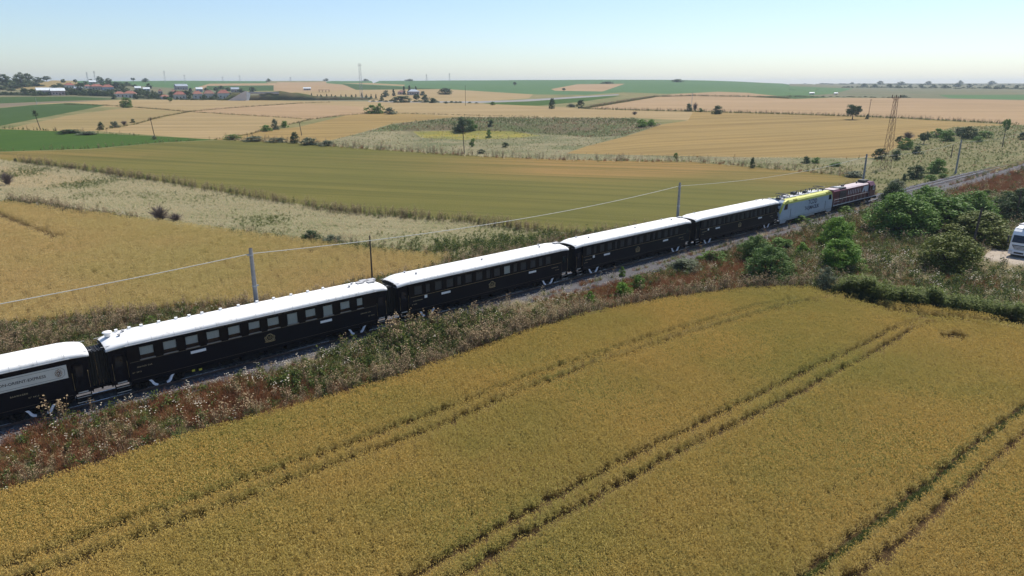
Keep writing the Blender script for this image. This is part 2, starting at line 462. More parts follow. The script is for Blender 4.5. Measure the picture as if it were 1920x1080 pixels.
# name, label, material, outline in photo pixels (where each edge meets the land)
FIELDS = [
 ('ground', 'dry grassland on the far left hill', 'tan4', [(-700, 128), (-100, 128), (160, 128), (200, 172), (60, 176), (-700, 180)]),
 ('ground', 'wooded dark slope below the hilltop at far left', 'scrub', [(-700, 130), (40, 130), (88, 153), (60, 158), (-20, 163), (-700, 168)]),
 ('green_field', 'green hillside above the village', 'green3', [(130, 128), (345, 128), (500, 128), (500, 158), (400, 160), (365, 168), (300, 176), (190, 172), (140, 152)]),
 ('wheat_field', 'tan triangle of grain above the village', 'tan3', [(362, 166), (392, 157), (515, 156), (700, 150), (700, 159), (520, 160), (400, 161), (385, 168)]),
 ('green_field', 'narrow green strip above the village roofs', 'green2', [(388, 161), (513, 160), (513, 170), (385, 172)]),
 ('wheat_field', 'striped tan field behind the overpass', 'tan3', [(513, 160), (520, 154), (612, 154), (640, 157), (668, 168), (560, 176), (513, 170)]),
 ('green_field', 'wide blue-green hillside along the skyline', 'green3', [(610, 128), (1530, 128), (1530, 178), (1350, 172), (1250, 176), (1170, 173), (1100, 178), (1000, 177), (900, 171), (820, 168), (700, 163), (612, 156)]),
 ('green_field', 'dark green wedge left of the lattice mast', 'green2', [(640, 157), (755, 163), (835, 167), (668, 168.5)]),
 ('wheat_field', 'thin pale strip on the green hillside', 'tan1', [(640, 156), (690, 155.5), (760, 159), (756, 161.5)]),
 ('wheat_field', 'pinkish grain patch high on the green hillside', 'tan3', [(1033, 167), (1082, 158), (1172, 157), (1130, 171.5), (1040, 170)]),
 ('wheat_field', 'tan field behind the conifers and farmhouse', 'tan1', [(505, 174), (668, 168.5), (835, 167), (900, 171), (1000, 177), (992, 184), (880, 192), (500, 190)]),
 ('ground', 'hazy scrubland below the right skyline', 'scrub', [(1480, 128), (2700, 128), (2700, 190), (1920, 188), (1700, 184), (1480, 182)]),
 ('green_field', 'pale green field at the foot of the right hills', 'green3', [(1440, 160), (1600, 166), (1560, 176), (1500, 180), (1400, 178)]),
 ('green_field', 'strip of green at the far right', 'green3', [(1760, 178), (2700, 176), (2700, 187), (1920, 187), (1780, 184)]),
 ('wheat_field', 'pinkish tan field across the upper right', 'tan3', [(1095, 204), (1200, 186), (1260, 177), (1345, 172), (1400, 174), (1490, 183), (1700, 184), (1920, 188), (2700, 192), (2700, 240), (1905, 234), (1780, 226), (1560, 216), (1300, 208)]),
 ('green_field', 'small dark green strip in the upper right fields', 'green2', [(1410, 181), (1500, 178), (1560, 183), (1490, 185.5)]),
 ('green_field', 'long green strip beside the far road', 'green1', [(900, 192), (1000, 187), (1100, 180), (1165, 180), (1090, 191), (1010, 198), (930, 197)]),
 ('road', 'pale road running behind the tan fields', 'tarmac', [(690, 189.5), (880, 190), (960, 188), (1160, 176.5), (1160, 178.5), (990, 190), (900, 193), (690, 191.5)]),
 ('ground', 'village plots below the houses', 'scrub', [(-700, 168), (60, 168), (200, 158), (380, 168), (520, 178), (700, 182), (690, 190), (490, 189), (240, 187), (130, 181), (-700, 183)]),
 ('green_field', 'green strip below the village at far left', 'green2', [(-700, 184), (0, 182), (135, 181), (235, 186), (100, 190), (0, 194), (-700, 204)]),
 ('ground', 'grey fallow strip at far left', 'plough', [(-700, 204), (0, 194), (100, 190), (235, 186.5), (100, 193.5), (0, 202), (-700, 214)]),
 ('wheat_field', 'long tan field running below the village', 'tan1', [(60, 195), (235, 187), (480, 188), (690, 191), (900, 194), (1095, 203), (1300, 209), (1290, 226), (1190, 221), (860, 219), (760, 212), (690, 213), (560, 222), (355, 210), (235, 202), (130, 196)]),
 ('wheat_field', 'olive tan field beside the lone bush', 'tan4', [(-700, 300), (20, 240), (130, 216), (235, 202), (355, 210), (255, 233), (185, 246), (0, 248)]),
 ('wheat_field', 'pale grain field behind the leaning pole', 'tan1', [(185, 246), (255, 233), (355, 210), (470, 216), (585, 224), (490, 245), (400, 262)]),
 ('wheat_field', 'pinkish field left of the round bush clump', 'tan3', [(355, 210), (400, 202), (560, 194), (680, 200), (690, 212.5), (650, 216), (585, 224), (470, 216)]),
 ('wheat_field', 'golden field sloping down to the hedge', 'tan2', [(400, 262), (490, 245), (560, 238), (650, 216), (690, 213), (760, 212.5), (862, 219), (735, 232), (665, 252), (600, 268)]),
 ('wheat_field', 'broad golden field right of the old pit', 'tan2', [(1060, 288), (1100, 274), (1172, 256), (1242, 233), (1290, 226), (1300, 209), (1560, 216), (1780, 227), (1905, 235), (1790, 238), (1735, 252), (1640, 296), (1400, 296)]),
 ('green_field', 'green field behind the leafy pole at left', 'green2', [(-700, 262), (0, 203), (60, 197), (130, 193), (200, 197), (150, 207), (0, 236), (-700, 380)]),
 ('green_field', 'bright green field at the left edge', 'green1', [(-700, 330), (0, 242), (130, 247), (260, 254), (412, 262), (300, 267), (170, 279), (0, 284), (-700, 320)]),
 ('meadow', 'bleached meadow in the floor of the old pit', 'meadow', [(560, 270), (610, 266), (665, 252), (735, 232), (862, 219), (1190, 221), (1242, 233), (1172, 256), (1100, 274), (1060, 288), (1400, 295), (1640, 296), (1630, 312), (1300, 302), (1060, 299), (900, 292), (690, 278)]),
 ('bank', 'steep scrubby bank at the back of the pit', 'bank', [(690, 247), (735, 233), (862, 220), (1190, 222), (1240, 234), (1172, 254), (1110, 258), (1000, 250), (850, 244)]),
 ('meadow', 'patch of yellow flowers in the pit', 'yellow', [(775, 247), (870, 245), (960, 246), (1015, 255), (960, 259), (870, 262), (790, 258)]),
 ('wheat_field', 'big olive wheat field beyond the train', 'olive', [(-700, 330), (0, 285), (170, 280), (300, 268), (412, 263), (545, 267), (690, 279), (900, 293), (1060, 300), (1300, 304), (1500, 321), (1625, 333), (1600, 348), (1500, 372), (1400, 400), (1240, 425), (1060, 436), (880, 414), (640, 396), (480, 370), (330, 345), (150, 318), (0, 300), (-700, 240 + 60)]),
 ('meadow', 'strip of bleached grass between the wheat fields', 'palegrass', [(-700, 302), (0, 301), (150, 320), (330, 347), (480, 372), (640, 398), (880, 416), (1060, 438), (1000, 470), (850, 484), (700, 473), (520, 449), (260, 418), (0, 384), (-700, 320)]),
 ('stubble_field', 'patch of cut stubble at the left edge', 'stubble', [(-500, 300), (0, 312), (80, 322), (185, 338), (90, 352), (0, 352), (-500, 330)]),
 ('wheat_field', 'ripe wheat field on the far side of the train', 'soil2', [(-700, 330), (0, 385), (260, 419), (520, 450), (700, 474), (850, 485), (790, 510), (650, 535), (560, 566), (330, 576), (150, 596), (0, 612), (-700, 700)]),
 ('grassland', 'rough grassland with bushes beyond the line', 'grassland', [(1640, 298), (1735, 253), (1790, 239), (1905, 235), (2700, 240), (2700, 262), (2200, 262), (1920, 300), (1800, 328), (1700, 354), (1655, 366), (1600, 350), (1625, 334), (1500, 321), (1300, 303), (1630, 311)]),
 ('verge', 'weedy railway verge between the train and the wheat', 'verge', [(-700, 700), (0, 612), (150, 596), (330, 576), (560, 566), (650, 535), (790, 510), (850, 485), (1000, 471), (1060, 438), (1240, 426), (1400, 401), (1600, 350), (1655, 366), (1700, 354), (1800, 328), (1920, 300), (2200, 262), (2700, 262), (2700, 700), (1920, 614), (1800, 592), (1700, 579), (1640, 572), (1560, 551), (1500, 545), (1400, 547), (1250, 567), (1100, 597), (1000, 627), (900, 662), (760, 712), (640, 747), (400, 815), (180, 882), (0, 937), (-700, 1170)]),
 ('dirt_road', 'pale dirt track under the lorry', 'dirt', [(1838, 488), (1856, 468), (1900, 448), (2000, 425), (2300, 405), (2700, 395), (2700, 425), (2300, 455), (2000, 496), (1905, 502)]),
 ('wheat_field', 'golden wheat field filling the foreground', 'soil', [(-700, 1172), (0, 939), (180, 884), (400, 817), (640, 749), (760, 714), (900, 664), (1000, 629), (1100, 599), (1250, 569), (1400, 549), (1500, 547), (1560, 553), (1640, 574), (1700, 581), (1800, 594), (1920, 616), (2700, 702), (2700, 1650), (-700, 1650)]),
]

KUV = 0.35
def to_uv(p): return np.stack([np.arctan2(p[:, 0], p[:, 1]), KUV * np.log(np.hypot(p[:, 0], p[:, 1]))], -1)
def from_uv(q):
    r = np.exp(q[:, 1] / KUV)
    return np.stack([r * np.sin(q[:, 0]), r * np.cos(q[:, 0])], -1)

th = np.concatenate([np.arange(-1.5, -0.72, 0.04), np.arange(-0.72, 0.72, 0.0105), np.arange(0.72, 1.51, 0.04)])
lr = np.concatenate([np.arange(math.log(6), math.log(60), 0.05), np.arange(math.log(60), math.log(700), 0.022), np.arange(math.log(700), math.log(7200), 0.03)])
gu, gv = np.meshgrid(th, lr * KUV)
gp = np.stack([gu.ravel(), gv.ravel()], -1)
gp += RNG.uniform(-0.0008, 0.0008, gp.shape)
verts = [Vector((float(a), float(b))) for a, b in gp]
edges = []
polys_uv = []
for nm, lab, mt, poly in FIELDS:
    d = densify(poly, 22)
    uv = to_uv(ground_hits(d[:, 0], d[:, 1])[:, :2])
    polys_uv.append(uv)
    b0 = len(verts)
    verts += [Vector((float(a), float(b))) for a, b in uv]
    edges += [(b0 + i, b0 + (i + 1) % len(uv)) for i in range(len(uv))]
vo, eo, fo, *_ = delaunay_2d_cdt(verts, edges, [], 0, 1e-6, False)
uvo = np.array([(v.x, v.y) for v in vo])
tri = np.array([f for f in fo if len(f) == 3])
cen = uvo[tri].mean(1)
cls = np.full(len(tri), -1)
for i, pu in enumerate(polys_uv):
    cls[in_poly(cen, pu)] = i
xy = from_uv(uvo)
zz = hgt(xy[:, 0], xy[:, 1])
xyz = np.column_stack([xy, zz])

def sheet(name, tris, mat, label):
    used, inv = np.unique(tris, return_inverse=True)
    f = inv.reshape(-1, 3)
    p = xyz[used]
    a, b, c = p[f[:, 0]], p[f[:, 1]], p[f[:, 2]]
    flip = np.cross(b - a, c - a)[:, 2] < 0
    f[flip] = f[flip][:, ::-1]
    me = bpy.data.meshes.new(name)
    me.from_pydata(p.tolist(), [], f.tolist())
    me.materials.append(mat)
    me.polygons.foreach_set('use_smooth', [True] * len(f))
    o = obj(name, me)
    tag(o, label, kind='structure')
    return o, p

sheet('ground', tri[cls < 0], mats['ground'], 'open dry land between and beyond the fields')
for i, (nm, lab, mt, poly) in enumerate(FIELDS):
    t = tri[cls == i]
    if not len(t): continue
    o, p = sheet(nm, t, mats[mt], lab)
    if mt == 'olive':
        q = to_px(p)
        w = np.exp(-(((q[:, 0] - 1170) / 260) ** 2) - (((q[:, 1] - 311) / 19) ** 2)) * 1.9
        w += np.exp(-(((q[:, 0] - 60) / 220) ** 2) - (((q[:, 1] - 290) / 10) ** 2)) * 0.6
        w += np.exp(-(((q[:, 0] - 1500) / 130) ** 2) - (((q[:, 1] - 335) / 14) ** 2)) * 0.5
        w *= 0.65 + 0.6 * vnoise(p[:, 0] * 0.05, p[:, 1] * 0.05, 3)
        at = o.data.attributes.new('ripe', 'FLOAT', 'POINT')
        at.data.foreach_set('value', np.clip(w, 0, 1).astype(np.float32))

# ------------------------------------------------------------------ railway: ballast bed, sleepers, rails
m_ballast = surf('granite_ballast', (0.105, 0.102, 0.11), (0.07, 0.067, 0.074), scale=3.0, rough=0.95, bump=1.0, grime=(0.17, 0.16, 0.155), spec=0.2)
m_rail = surf('rusty_rail', (0.16, 0.11, 0.09), (0.10, 0.07, 0.06), scale=4, rough=0.55, metallic=0.5)
m_railtop = surf('polished_rail_head', (0.55, 0.55, 0.57), (0.45, 0.45, 0.47), scale=4, rough=0.25, metallic=1.0)
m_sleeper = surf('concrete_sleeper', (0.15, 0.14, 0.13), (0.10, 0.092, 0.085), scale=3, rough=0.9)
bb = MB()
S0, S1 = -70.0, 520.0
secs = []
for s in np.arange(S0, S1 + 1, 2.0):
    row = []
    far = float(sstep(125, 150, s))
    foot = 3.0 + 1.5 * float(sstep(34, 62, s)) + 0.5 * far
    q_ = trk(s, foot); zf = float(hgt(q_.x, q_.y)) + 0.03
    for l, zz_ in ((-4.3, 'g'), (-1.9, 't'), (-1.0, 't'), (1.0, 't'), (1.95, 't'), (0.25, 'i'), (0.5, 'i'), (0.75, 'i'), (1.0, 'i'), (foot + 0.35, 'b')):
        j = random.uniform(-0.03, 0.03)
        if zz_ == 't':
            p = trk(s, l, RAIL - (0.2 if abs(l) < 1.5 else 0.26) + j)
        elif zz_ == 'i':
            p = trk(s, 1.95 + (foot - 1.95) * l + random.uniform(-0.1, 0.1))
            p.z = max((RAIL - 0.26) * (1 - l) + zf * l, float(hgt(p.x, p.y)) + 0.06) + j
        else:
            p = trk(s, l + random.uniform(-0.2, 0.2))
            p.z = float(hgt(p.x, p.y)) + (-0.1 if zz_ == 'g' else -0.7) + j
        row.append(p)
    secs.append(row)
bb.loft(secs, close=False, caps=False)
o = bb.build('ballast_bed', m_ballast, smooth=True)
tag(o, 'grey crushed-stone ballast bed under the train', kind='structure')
track = thing('railway_track', 'single railway track running from lower left to upper right', 'railway track', trk(0, 0, 0), TA)
for sgn in (-1, 1):
    y = sgn * 0.7535
    MB().prism([(y - 0.075, 0.83), (y + 0.075, 0.83), (y + 0.02, 0.86), (y + 0.012, 0.95), (y + 0.036, 0.965), (y + 0.036, 0.992), (y - 0.036, 0.992), (y - 0.036, 0.965), (y - 0.012, 0.95), (y - 0.02, 0.86)], 'x', S0, S1).build('rail', m_rail, track)
    MB().box(S0, S1, y - 0.034, y + 0.034, 0.9925, RAIL).build('rail_head', m_railtop, track)
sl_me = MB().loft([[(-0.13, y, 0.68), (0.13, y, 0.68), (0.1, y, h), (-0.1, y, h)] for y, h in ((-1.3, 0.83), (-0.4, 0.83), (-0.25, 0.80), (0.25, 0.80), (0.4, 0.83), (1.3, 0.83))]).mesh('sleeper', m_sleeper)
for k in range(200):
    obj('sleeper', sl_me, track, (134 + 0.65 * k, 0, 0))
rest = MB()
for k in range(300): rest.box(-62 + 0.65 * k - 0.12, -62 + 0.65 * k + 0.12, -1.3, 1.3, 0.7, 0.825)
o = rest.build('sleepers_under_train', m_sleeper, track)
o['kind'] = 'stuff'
# ------------------------------------------------------------------ the train
m_navy = surf('coach_midnight_blue', (0.0055, 0.006, 0.011), (0.004, 0.0042, 0.008), scale=0.8, rough=0.4, grime=(0.008, 0.007, 0.009), spec=0.14)
m_band = surf('coach_window_band', (0.008, 0.006, 0.008), (0.006, 0.0045, 0.006), scale=1.2, rough=0.4, spec=0.14)
m_under = surf('sooty_underframe', (0.008, 0.0075, 0.0085), (0.005, 0.0048, 0.0055), scale=2, rough=0.8, grime=(0.018, 0.015, 0.014), spec=0.15)
m_roof = surf('white_roof_paint', (0.84, 0.84, 0.83), (0.78, 0.78, 0.78), scale=0.5, rough=0.55, grime=(0.55, 0.54, 0.52), stretch=(0.3, 1, 1))
m_seam = surf('roof_seam_grey', (0.62, 0.62, 0.63), (0.5, 0.5, 0.52), scale=2, rough=0.6)
m_roofg = surf('weathered_roof_fitting', (0.45, 0.45, 0.46), (0.32, 0.32, 0.33), scale=3, rough=0.6)
m_gold = surf('dull_brass', (0.32, 0.24, 0.12), (0.24, 0.18, 0.09), scale=4, rough=0.4, metallic=0.4)
m_brassl = surf('brass_lettering', (0.36, 0.29, 0.17), (0.30, 0.24, 0.14), scale=4, rough=0.5)
m_dimg = surf('dark_gilt_lettering', (0.12, 0.09, 0.055), (0.09, 0.07, 0.04), scale=4, rough=0.5)
m_white = surf('white_enamel', (0.78, 0.79, 0.80), (0.70, 0.71, 0.73), scale=2, rough=0.45, grime=(0.55, 0.54, 0.52))
m_ink = surf('black_print', (0.02, 0.02, 0.03), None, rough=0.6)
m_cream = surf('cream_enamel_board', (0.60, 0.58, 0.52), (0.54, 0.52, 0.47), scale=1.2, rough=0.5)
m_blind = surf('pleated_grey_blind', (0.62, 0.63, 0.61), (0.54, 0.55, 0.53), scale=2, rough=0.9, stretch=(12, 1, 0.3))
m_blindd = surf('dark_drawn_curtain', (0.11, 0.10, 0.10), (0.075, 0.068, 0.07), scale=2, rough=0.9, stretch=(12, 1, 0.3))
m_wood = surf('mahogany_interior', (0.20, 0.08, 0.035), (0.12, 0.045, 0.02), scale=2, rough=0.5)
m_sill = surf('pale_window_sill', (0.30, 0.26, 0.22), (0.22, 0.19, 0.16), scale=4, rough=0.5)
m_glass = glass_mat('carriage_glass', (0.04, 0.045, 0.05), 0.9)
m_darkglass = surf('tinted_cab_glass', (0.012, 0.018, 0.028), (0.008, 0.012, 0.02), rough=0.08)
m_wheel = surf('wheel_steel', (0.05, 0.045, 0.045), (0.03, 0.028, 0.028), scale=5, rough=0.5, metallic=0.6)
m_rubber = surf('black_bellows', (0.009, 0.009, 0.010), (0.006, 0.006, 0.007), scale=3, rough=0.6)
m_guard = surf('white_wheel_guard', (0.74, 0.77, 0.84), (0.66, 0.69, 0.76), scale=3, rough=0.5)
m_step = surf('worn_step_edge', (0.50, 0.47, 0.42), (0.40, 0.37, 0.33), scale=3, rough=0.6)

HL = 11.1            # half length of a coach body

def wheel_mesh(r=0.46):
    mb = MB()
    prof = [(-0.06, 0.1), (-0.06, r * 0.8), (-0.065, r), (0.045, r * 0.985), (0.07, r + 0.028), (0.09, r + 0.028), (0.09, r * 0.84), (0.03, r * 0.76), (0.03, 0.1)]
    n = 20
    mb.loft([[(rr * math.cos(2 * math.pi * k / n), yy, rr * math.sin(2 * math.pi * k / n)) for yy, rr in prof] for k in range(n + 1)], close=True, caps=False)
    return mb.mesh('wheel', m_wheel, True)
WHEEL = wheel_mesh()
AXBOX = MB().box(-0.17, 0.17, -0.12, 0.12, -0.2, 0.2).box(-0.1, 0.1, -0.17, -0.12, -0.1, 0.1).mesh('axle_box', m_under)

def guard_mesh(sgn):
    """white painted quarter guard over the inner side of a wheel, ending in a flared tail"""
    P = [(0.12, 0.50), (-0.08, 0.53), (-0.28, 0.47), (-0.46, 0.34), (-0.60, 0.16), (-0.68, -0.02), (-0.80, -0.14), (-0.95, -0.18)]
    W = [0.05, 0.06, 0.065, 0.07, 0.075, 0.085, 0.085, 0.06]
    secs = []
    for k, ((x, z), w) in enumerate(zip(P, W)):
        x0, z0 = P[max(k - 1, 0)]; x1, z1 = P[min(k + 1, len(P) - 1)]
        L = math.hypot(x1 - x0, z1 - z0); nx, nz = -(z1 - z0) / L, (x1 - x0) / L
        x, nx = -sgn * x, -sgn * nx
        secs.append([(x - nx * w, -0.09, z - nz * w), (x + nx * w, -0.09, z + nz * w), (x + nx * w, 0.03, z + nz * w), (x - nx * w, 0.03, z - nz * w)])
    return MB().loft(secs).mesh('wheel_guard', m_guard)
GUARDS = {1: guard_mesh(1), -1: guard_mesh(-1)}

def bogie(parent, x, guards=True, wb=2.5):
    b = MB()
    for sy in (-1, 1):
        y = sy * 0.99
        b.prism([(-wb / 2 - 0.55, 0.62), (-wb / 2 - 0.55, 0.72), (-0.75, 0.72), (-0.5, 0.58), (0.5, 0.58), (0.75, 0.72), (wb / 2 + 0.55, 0.72), (wb / 2 + 0.55, 0.62), (0.8, 0.58), (0.55, 0.36), (-0.55, 0.36), (-0.8, 0.58)], 'y', y - 0.04, y + 0.04)
        for sx in (-1, 1):
            for q in range(4):
                b.box(sx * wb / 2 - 0.4 + 0.03 * q, sx * wb / 2 + 0.4 - 0.03 * q, y - 0.06, y + 0.06, 0.70 + 0.025 * q, 0.722 + 0.025 * q)
            b.tube([(sx * 0.28, y - sy * 0.02, 0.36), (sx * 0.28, y - sy * 0.02, 0.75)], 0.08, 8)
    b.box(-0.3, 0.3, -1.1, 1.1, 0.6, 0.85).box(-wb / 2 - 0.5, -wb / 2 - 0.4, -1, 1, 0.6, 0.7).box(wb / 2 + 0.4, wb / 2 + 0.5, -1, 1, 0.6, 0.7)
    for sx in (-1, 1):
        b.tube([(sx * wb / 2, -0.95, 0.46), (sx * wb / 2, 0.95, 0.46)], 0.075, 8)
    bo = b.build('bogie', m_under, parent, loc=(x, 0, 0))
    for sx in (-1, 1):
        for sy in (-1, 1):
            obj('wheel', WHEEL, bo, (sx * wb / 2, sy * 0.76, 0.46), (0, 0, 0 if sy < 0 else math.pi))
            obj('axle_box', AXBOX, bo, (sx * wb / 2, sy * 1.04, 0.46), (0, 0, 0 if sy < 0 else math.pi))
        if guards:
            obj('wheel_guard', GUARDS[-sx], bo, (sx * wb / 2, -1.22, 0.45))
    return bo

def roof_section(x, hw, z0, zt, n=16, drop=0.0):
    pts = []
    for k in range(n + 1):
        a = math.pi * k / n
        ca, sa = math.cos(a), math.sin(a)
        pts.append((x, math.copysign(abs(ca) ** 0.86, ca) * hw, z0 + (zt - z0) * sa ** 0.72))
    pts.append((x, -hw * 0.98, z0 - 0.05)); pts.append((x, hw * 0.98, z0 - 0.05))
    return pts

def coach_shell(name, label, s, wins, win_z, blinds, letter, kind, number, group='dark vintage sleeping cars of the train'):
    """wins: list of (x0, x1) window openings along the side"""
    t = thing(name, label, 'railway carriage', trk(s, 0, RAIL), TA, group)
    zb, zc = 0.98, 3.74
    z0, z1 = win_z
    xe = 10.0
    # body walls built round the window openings, both sides
    w = MB(); band = MB()
    for sy in (-1, 1):
        ya, yb = sorted((sy * 1.42, sy * 1.34))
        w.box(-xe, xe, ya, yb, zb, z0 - 0.10)
        band.box(-xe, xe, ya, yb, z1 + 0.03, zc)
        xs = [-xe] + [v for ab in wins for v in ab] + [xe]
        for i in range(0, len(xs), 2):
            band.box(xs[i], xs[i + 1], ya, yb, z0 - 0.10, z1 + 0.03)
    for sx in (-1, 1):
        xa, xb = sorted((sx * xe, sx * HL))
        w.box(xa, xb, -1.22, 1.22, zb, zc)
        w.box(sx * xe - 0.035, sx * xe + 0.035, -1.38, 1.38, zb, zc)
    w.box(-xe + 0.05, xe - 0.05, -1.3, 1.3, zb + 0.01, zb + 0.12)
    w.prism([(-1.42, zb), (1.42, zb), (1.30, zb - 0.22), (-1.30, zb - 0.22)], 'x', -xe + 0.004, xe - 0.004)
    body = w.build('body', m_navy, t)
    band.build('window_band', m_band, body)
    MB().box(-xe + 0.06, xe - 0.06, -0.9, 0.9, zb + 0.13, zc - 0.05).build('interior_panelling', m_wood, t)
    # roof
    rs = ((-11.22, 1.30, -0.16, 3.93), (-11.12, 1.35, -0.14, 4.00), (-10.85, 1.41, -0.09, 4.11), (-10.4, 1.45, -0.04, 4.22), (-9.8, 1.47, 0, 4.28))
    secs = [roof_section(x, hw, zc + dz, zt) for x, hw, dz, zt in rs + tuple((-x, hw, dz, zt) for x, hw, dz, zt in rs[::-1])]
    roof = MB().loft(secs, caps=False).build('roof', m_roof, t, smooth=False)
    for sx in (-1, 1):
        inner = [roof_section(sx * xx, 1.27, zc - 0.16, 3.89) for xx in (11.06, 11.2)]
        MB().loft(inner).build('end_arch', m_rubber, t)
        MB().box(*sorted((sx * (HL + 0.002), sx * (HL + 0.03))), -1.1, 1.1, 1.2, zc - 0.2).build('end_wall', m_rubber, t)
    me = roof.data
    for p in me.polygons:
        p.use_smooth = abs(p.normal.x) < 0.9
    rib = MB().loft([[(x, p[1] * 1.003, 3.74 + (p[2] - 3.74) * 1.015) for p in roof_section(0, 1.47, 3.74, 4.28)[:17]] for x in (-0.02, 0.02)], close=False, caps=False).mesh('roof_seam', m_seam, True)
    for k in range(14):
        obj('roof_seam', rib, roof, (-9.8 + 19.6 * k / 13, 0, 0))
    for sy in (-1, 1):
        MB().box(-10.05, 10.05, sy * 1.48 - 0.02, sy * 1.48 + 0.02, zc - 0.045, zc - 0.012).build('gutter', m_roofg, roof)
        for sx in (-1, 1):
            pts = [(sx * (9.2 + 0.28 * k), sy * (1.30 - 0.012 * k * k * 0.25), 4.0 - 0.012 * k) for k in range(9)]
            MB().tube(pts, 0.018, 4).build('rain_strip', m_roofg, roof)
    # end arches, gangway bellows, buffers, steps, doors
    for sx in (-1, 1):
        g = MB()
        for q in range(7):
            x0 = sx * (HL + 0.035 + 0.085 * q); x1 = sx * (HL + 0.105 + 0.085 * q)
            xa, xb = sorted((x0, x1))
            hw = 0.62 if q % 2 else 0.70
            g.box(xa, xb, -hw, -hw + 0.12, 1.0, 3.45).box(xa, xb, hw - 0.12, hw, 1.0, 3.45).box(xa, xb, -hw, hw, 3.45, 3.58 + 0.05 * (q % 2))
        g.build('gangway_bellows', m_rubber, t)
        bf = MB()
        for sy in (-1, 1):
            bf.tube([(sx * HL, sy * 0.88, 1.06), (sx * (HL + 0.58), sy * 0.88, 1.06)], 0.09, 10)
            bf.tube([(sx * (HL + 0.58), sy * 0.88, 1.06), (sx * (HL + 0.62), sy * 0.88, 1.06)], 0.21, 12)
        bf.box(*sorted((sx * HL, sx * (HL + 0.05))), -1.2, 1.2, 0.9, 1.18)
        bf.build('buffer_beam', m_under, t)
        for sy in (-1, 1):
            xm = sx * 10.52
            d = MB().box(xm - 0.36, xm + 0.36, *sorted((sy * 1.222, sy * 1.25)), 1.05, 3.2).build('door', m_navy, t)
            MB().box(xm - 0.22, xm + 0.22, *sorted((sy * 1.252, sy * 1.262)), 2.25, 3.0).build('door_window', m_darkglass, d)
            MB().box(xm - 0.3, xm + 0.3, *sorted((sy * 1.252, sy * 1.30)), 1.06, 1.14).build('kick_plate', m_step, d)
            for hx in (-0.46, 0.46):
                MB().tube([(xm + hx, sy * 1.30, 1.35), (xm + hx, sy * 1.36, 1.40), (xm + hx, sy * 1.36, 2.55), (xm + hx, sy * 1.30, 2.6)], 0.018, 5).build('handrail', m_gold, t)
            st = MB()
            for zz_, yy_ in ((0.42, 1.40), (0.74, 1.30)):
                st.box(xm - 0.45, xm + 0.45, *sorted((sy * yy_, sy * (yy_ - 0.24))), zz_, zz_ + 0.035)
            st.box(xm - 0.47, xm - 0.44, *sorted((sy * 1.06, sy * 1.38)), 0.4, 1.0).box(xm + 0.44, xm + 0.47, *sorted((sy * 1.06, sy * 1.38)), 0.4, 1.0)
            so = st.build('steps', m_under, t)
            for zz_, yy_ in ((0.42, 1.40), (0.74, 1.30)):
                MB().box(xm - 0.45, xm + 0.45, *sorted((sy * (yy_ + 0.002), sy * (yy_ + 0.02))), zz_, zz_ + 0.04).build('step_edge', m_step, so)
    # windows
    for i, (a, b) in enumerate(wins):
        for sy in (-1, 1):
            f = MB()
            ya, yb = sorted((sy * 1.425, sy * 1.36))
            f.box(a, a + 0.035, ya, yb, z0, z1).box(b - 0.035, b, ya, yb, z0, z1).box(a + 0.035, b - 0.035, ya, yb, z1 - 0.035, z1)
            fo = f.build('window', m_band, t)
            MB().box(a + 0.036, b - 0.036, *sorted((sy * 1.385, sy * 1.375)), z0 + 0.001, z1 - 0.036).build('pane', m_glass, fo)
            MB().box(a - 0.03, b + 0.03, *sorted((sy * 1.34, sy * 1.46)), z0 - 0.06, z0 - 0.002).build('sill', m_sill if kind == 'dining' else m_under, fo)
            fr, bm = blinds[i % len(blinds)]
            if fr > 0:
                MB().box(a + 0.04, b - 0.04, *sorted((sy * 1.355, sy * 1.345)), z1 - 0.04 - fr * (z1 - z0 - 0.05), z1 - 0.04).build('blind', bm, fo)
    # trim lines, lettering, crest, boards (both sides)
    for sy in (-1, 1):
        rz = 0 if sy < 0 else math.pi
        for zz_ in (2.40 if kind == 'dining' else z0 - 0.16, 1.10):
            MB().box(-9.9, 9.9, *sorted((sy * 1.421, sy * 1.432)), zz_, zz_ + (0.03 if zz_ > 2 else 0.014)).build('trim_line', m_gold if (zz_ > 2 and kind != 'dining') else m_dimg, body)
        tm = text_mesh('letterboard_text', letter, 0.17, m_dimg, 0.004, 0.002, 1.22, 1.0)
        obj('letterboard_text', tm, body, (0, sy * 1.424, 3.61), (math.pi / 2, 0, rz))
    return t, body

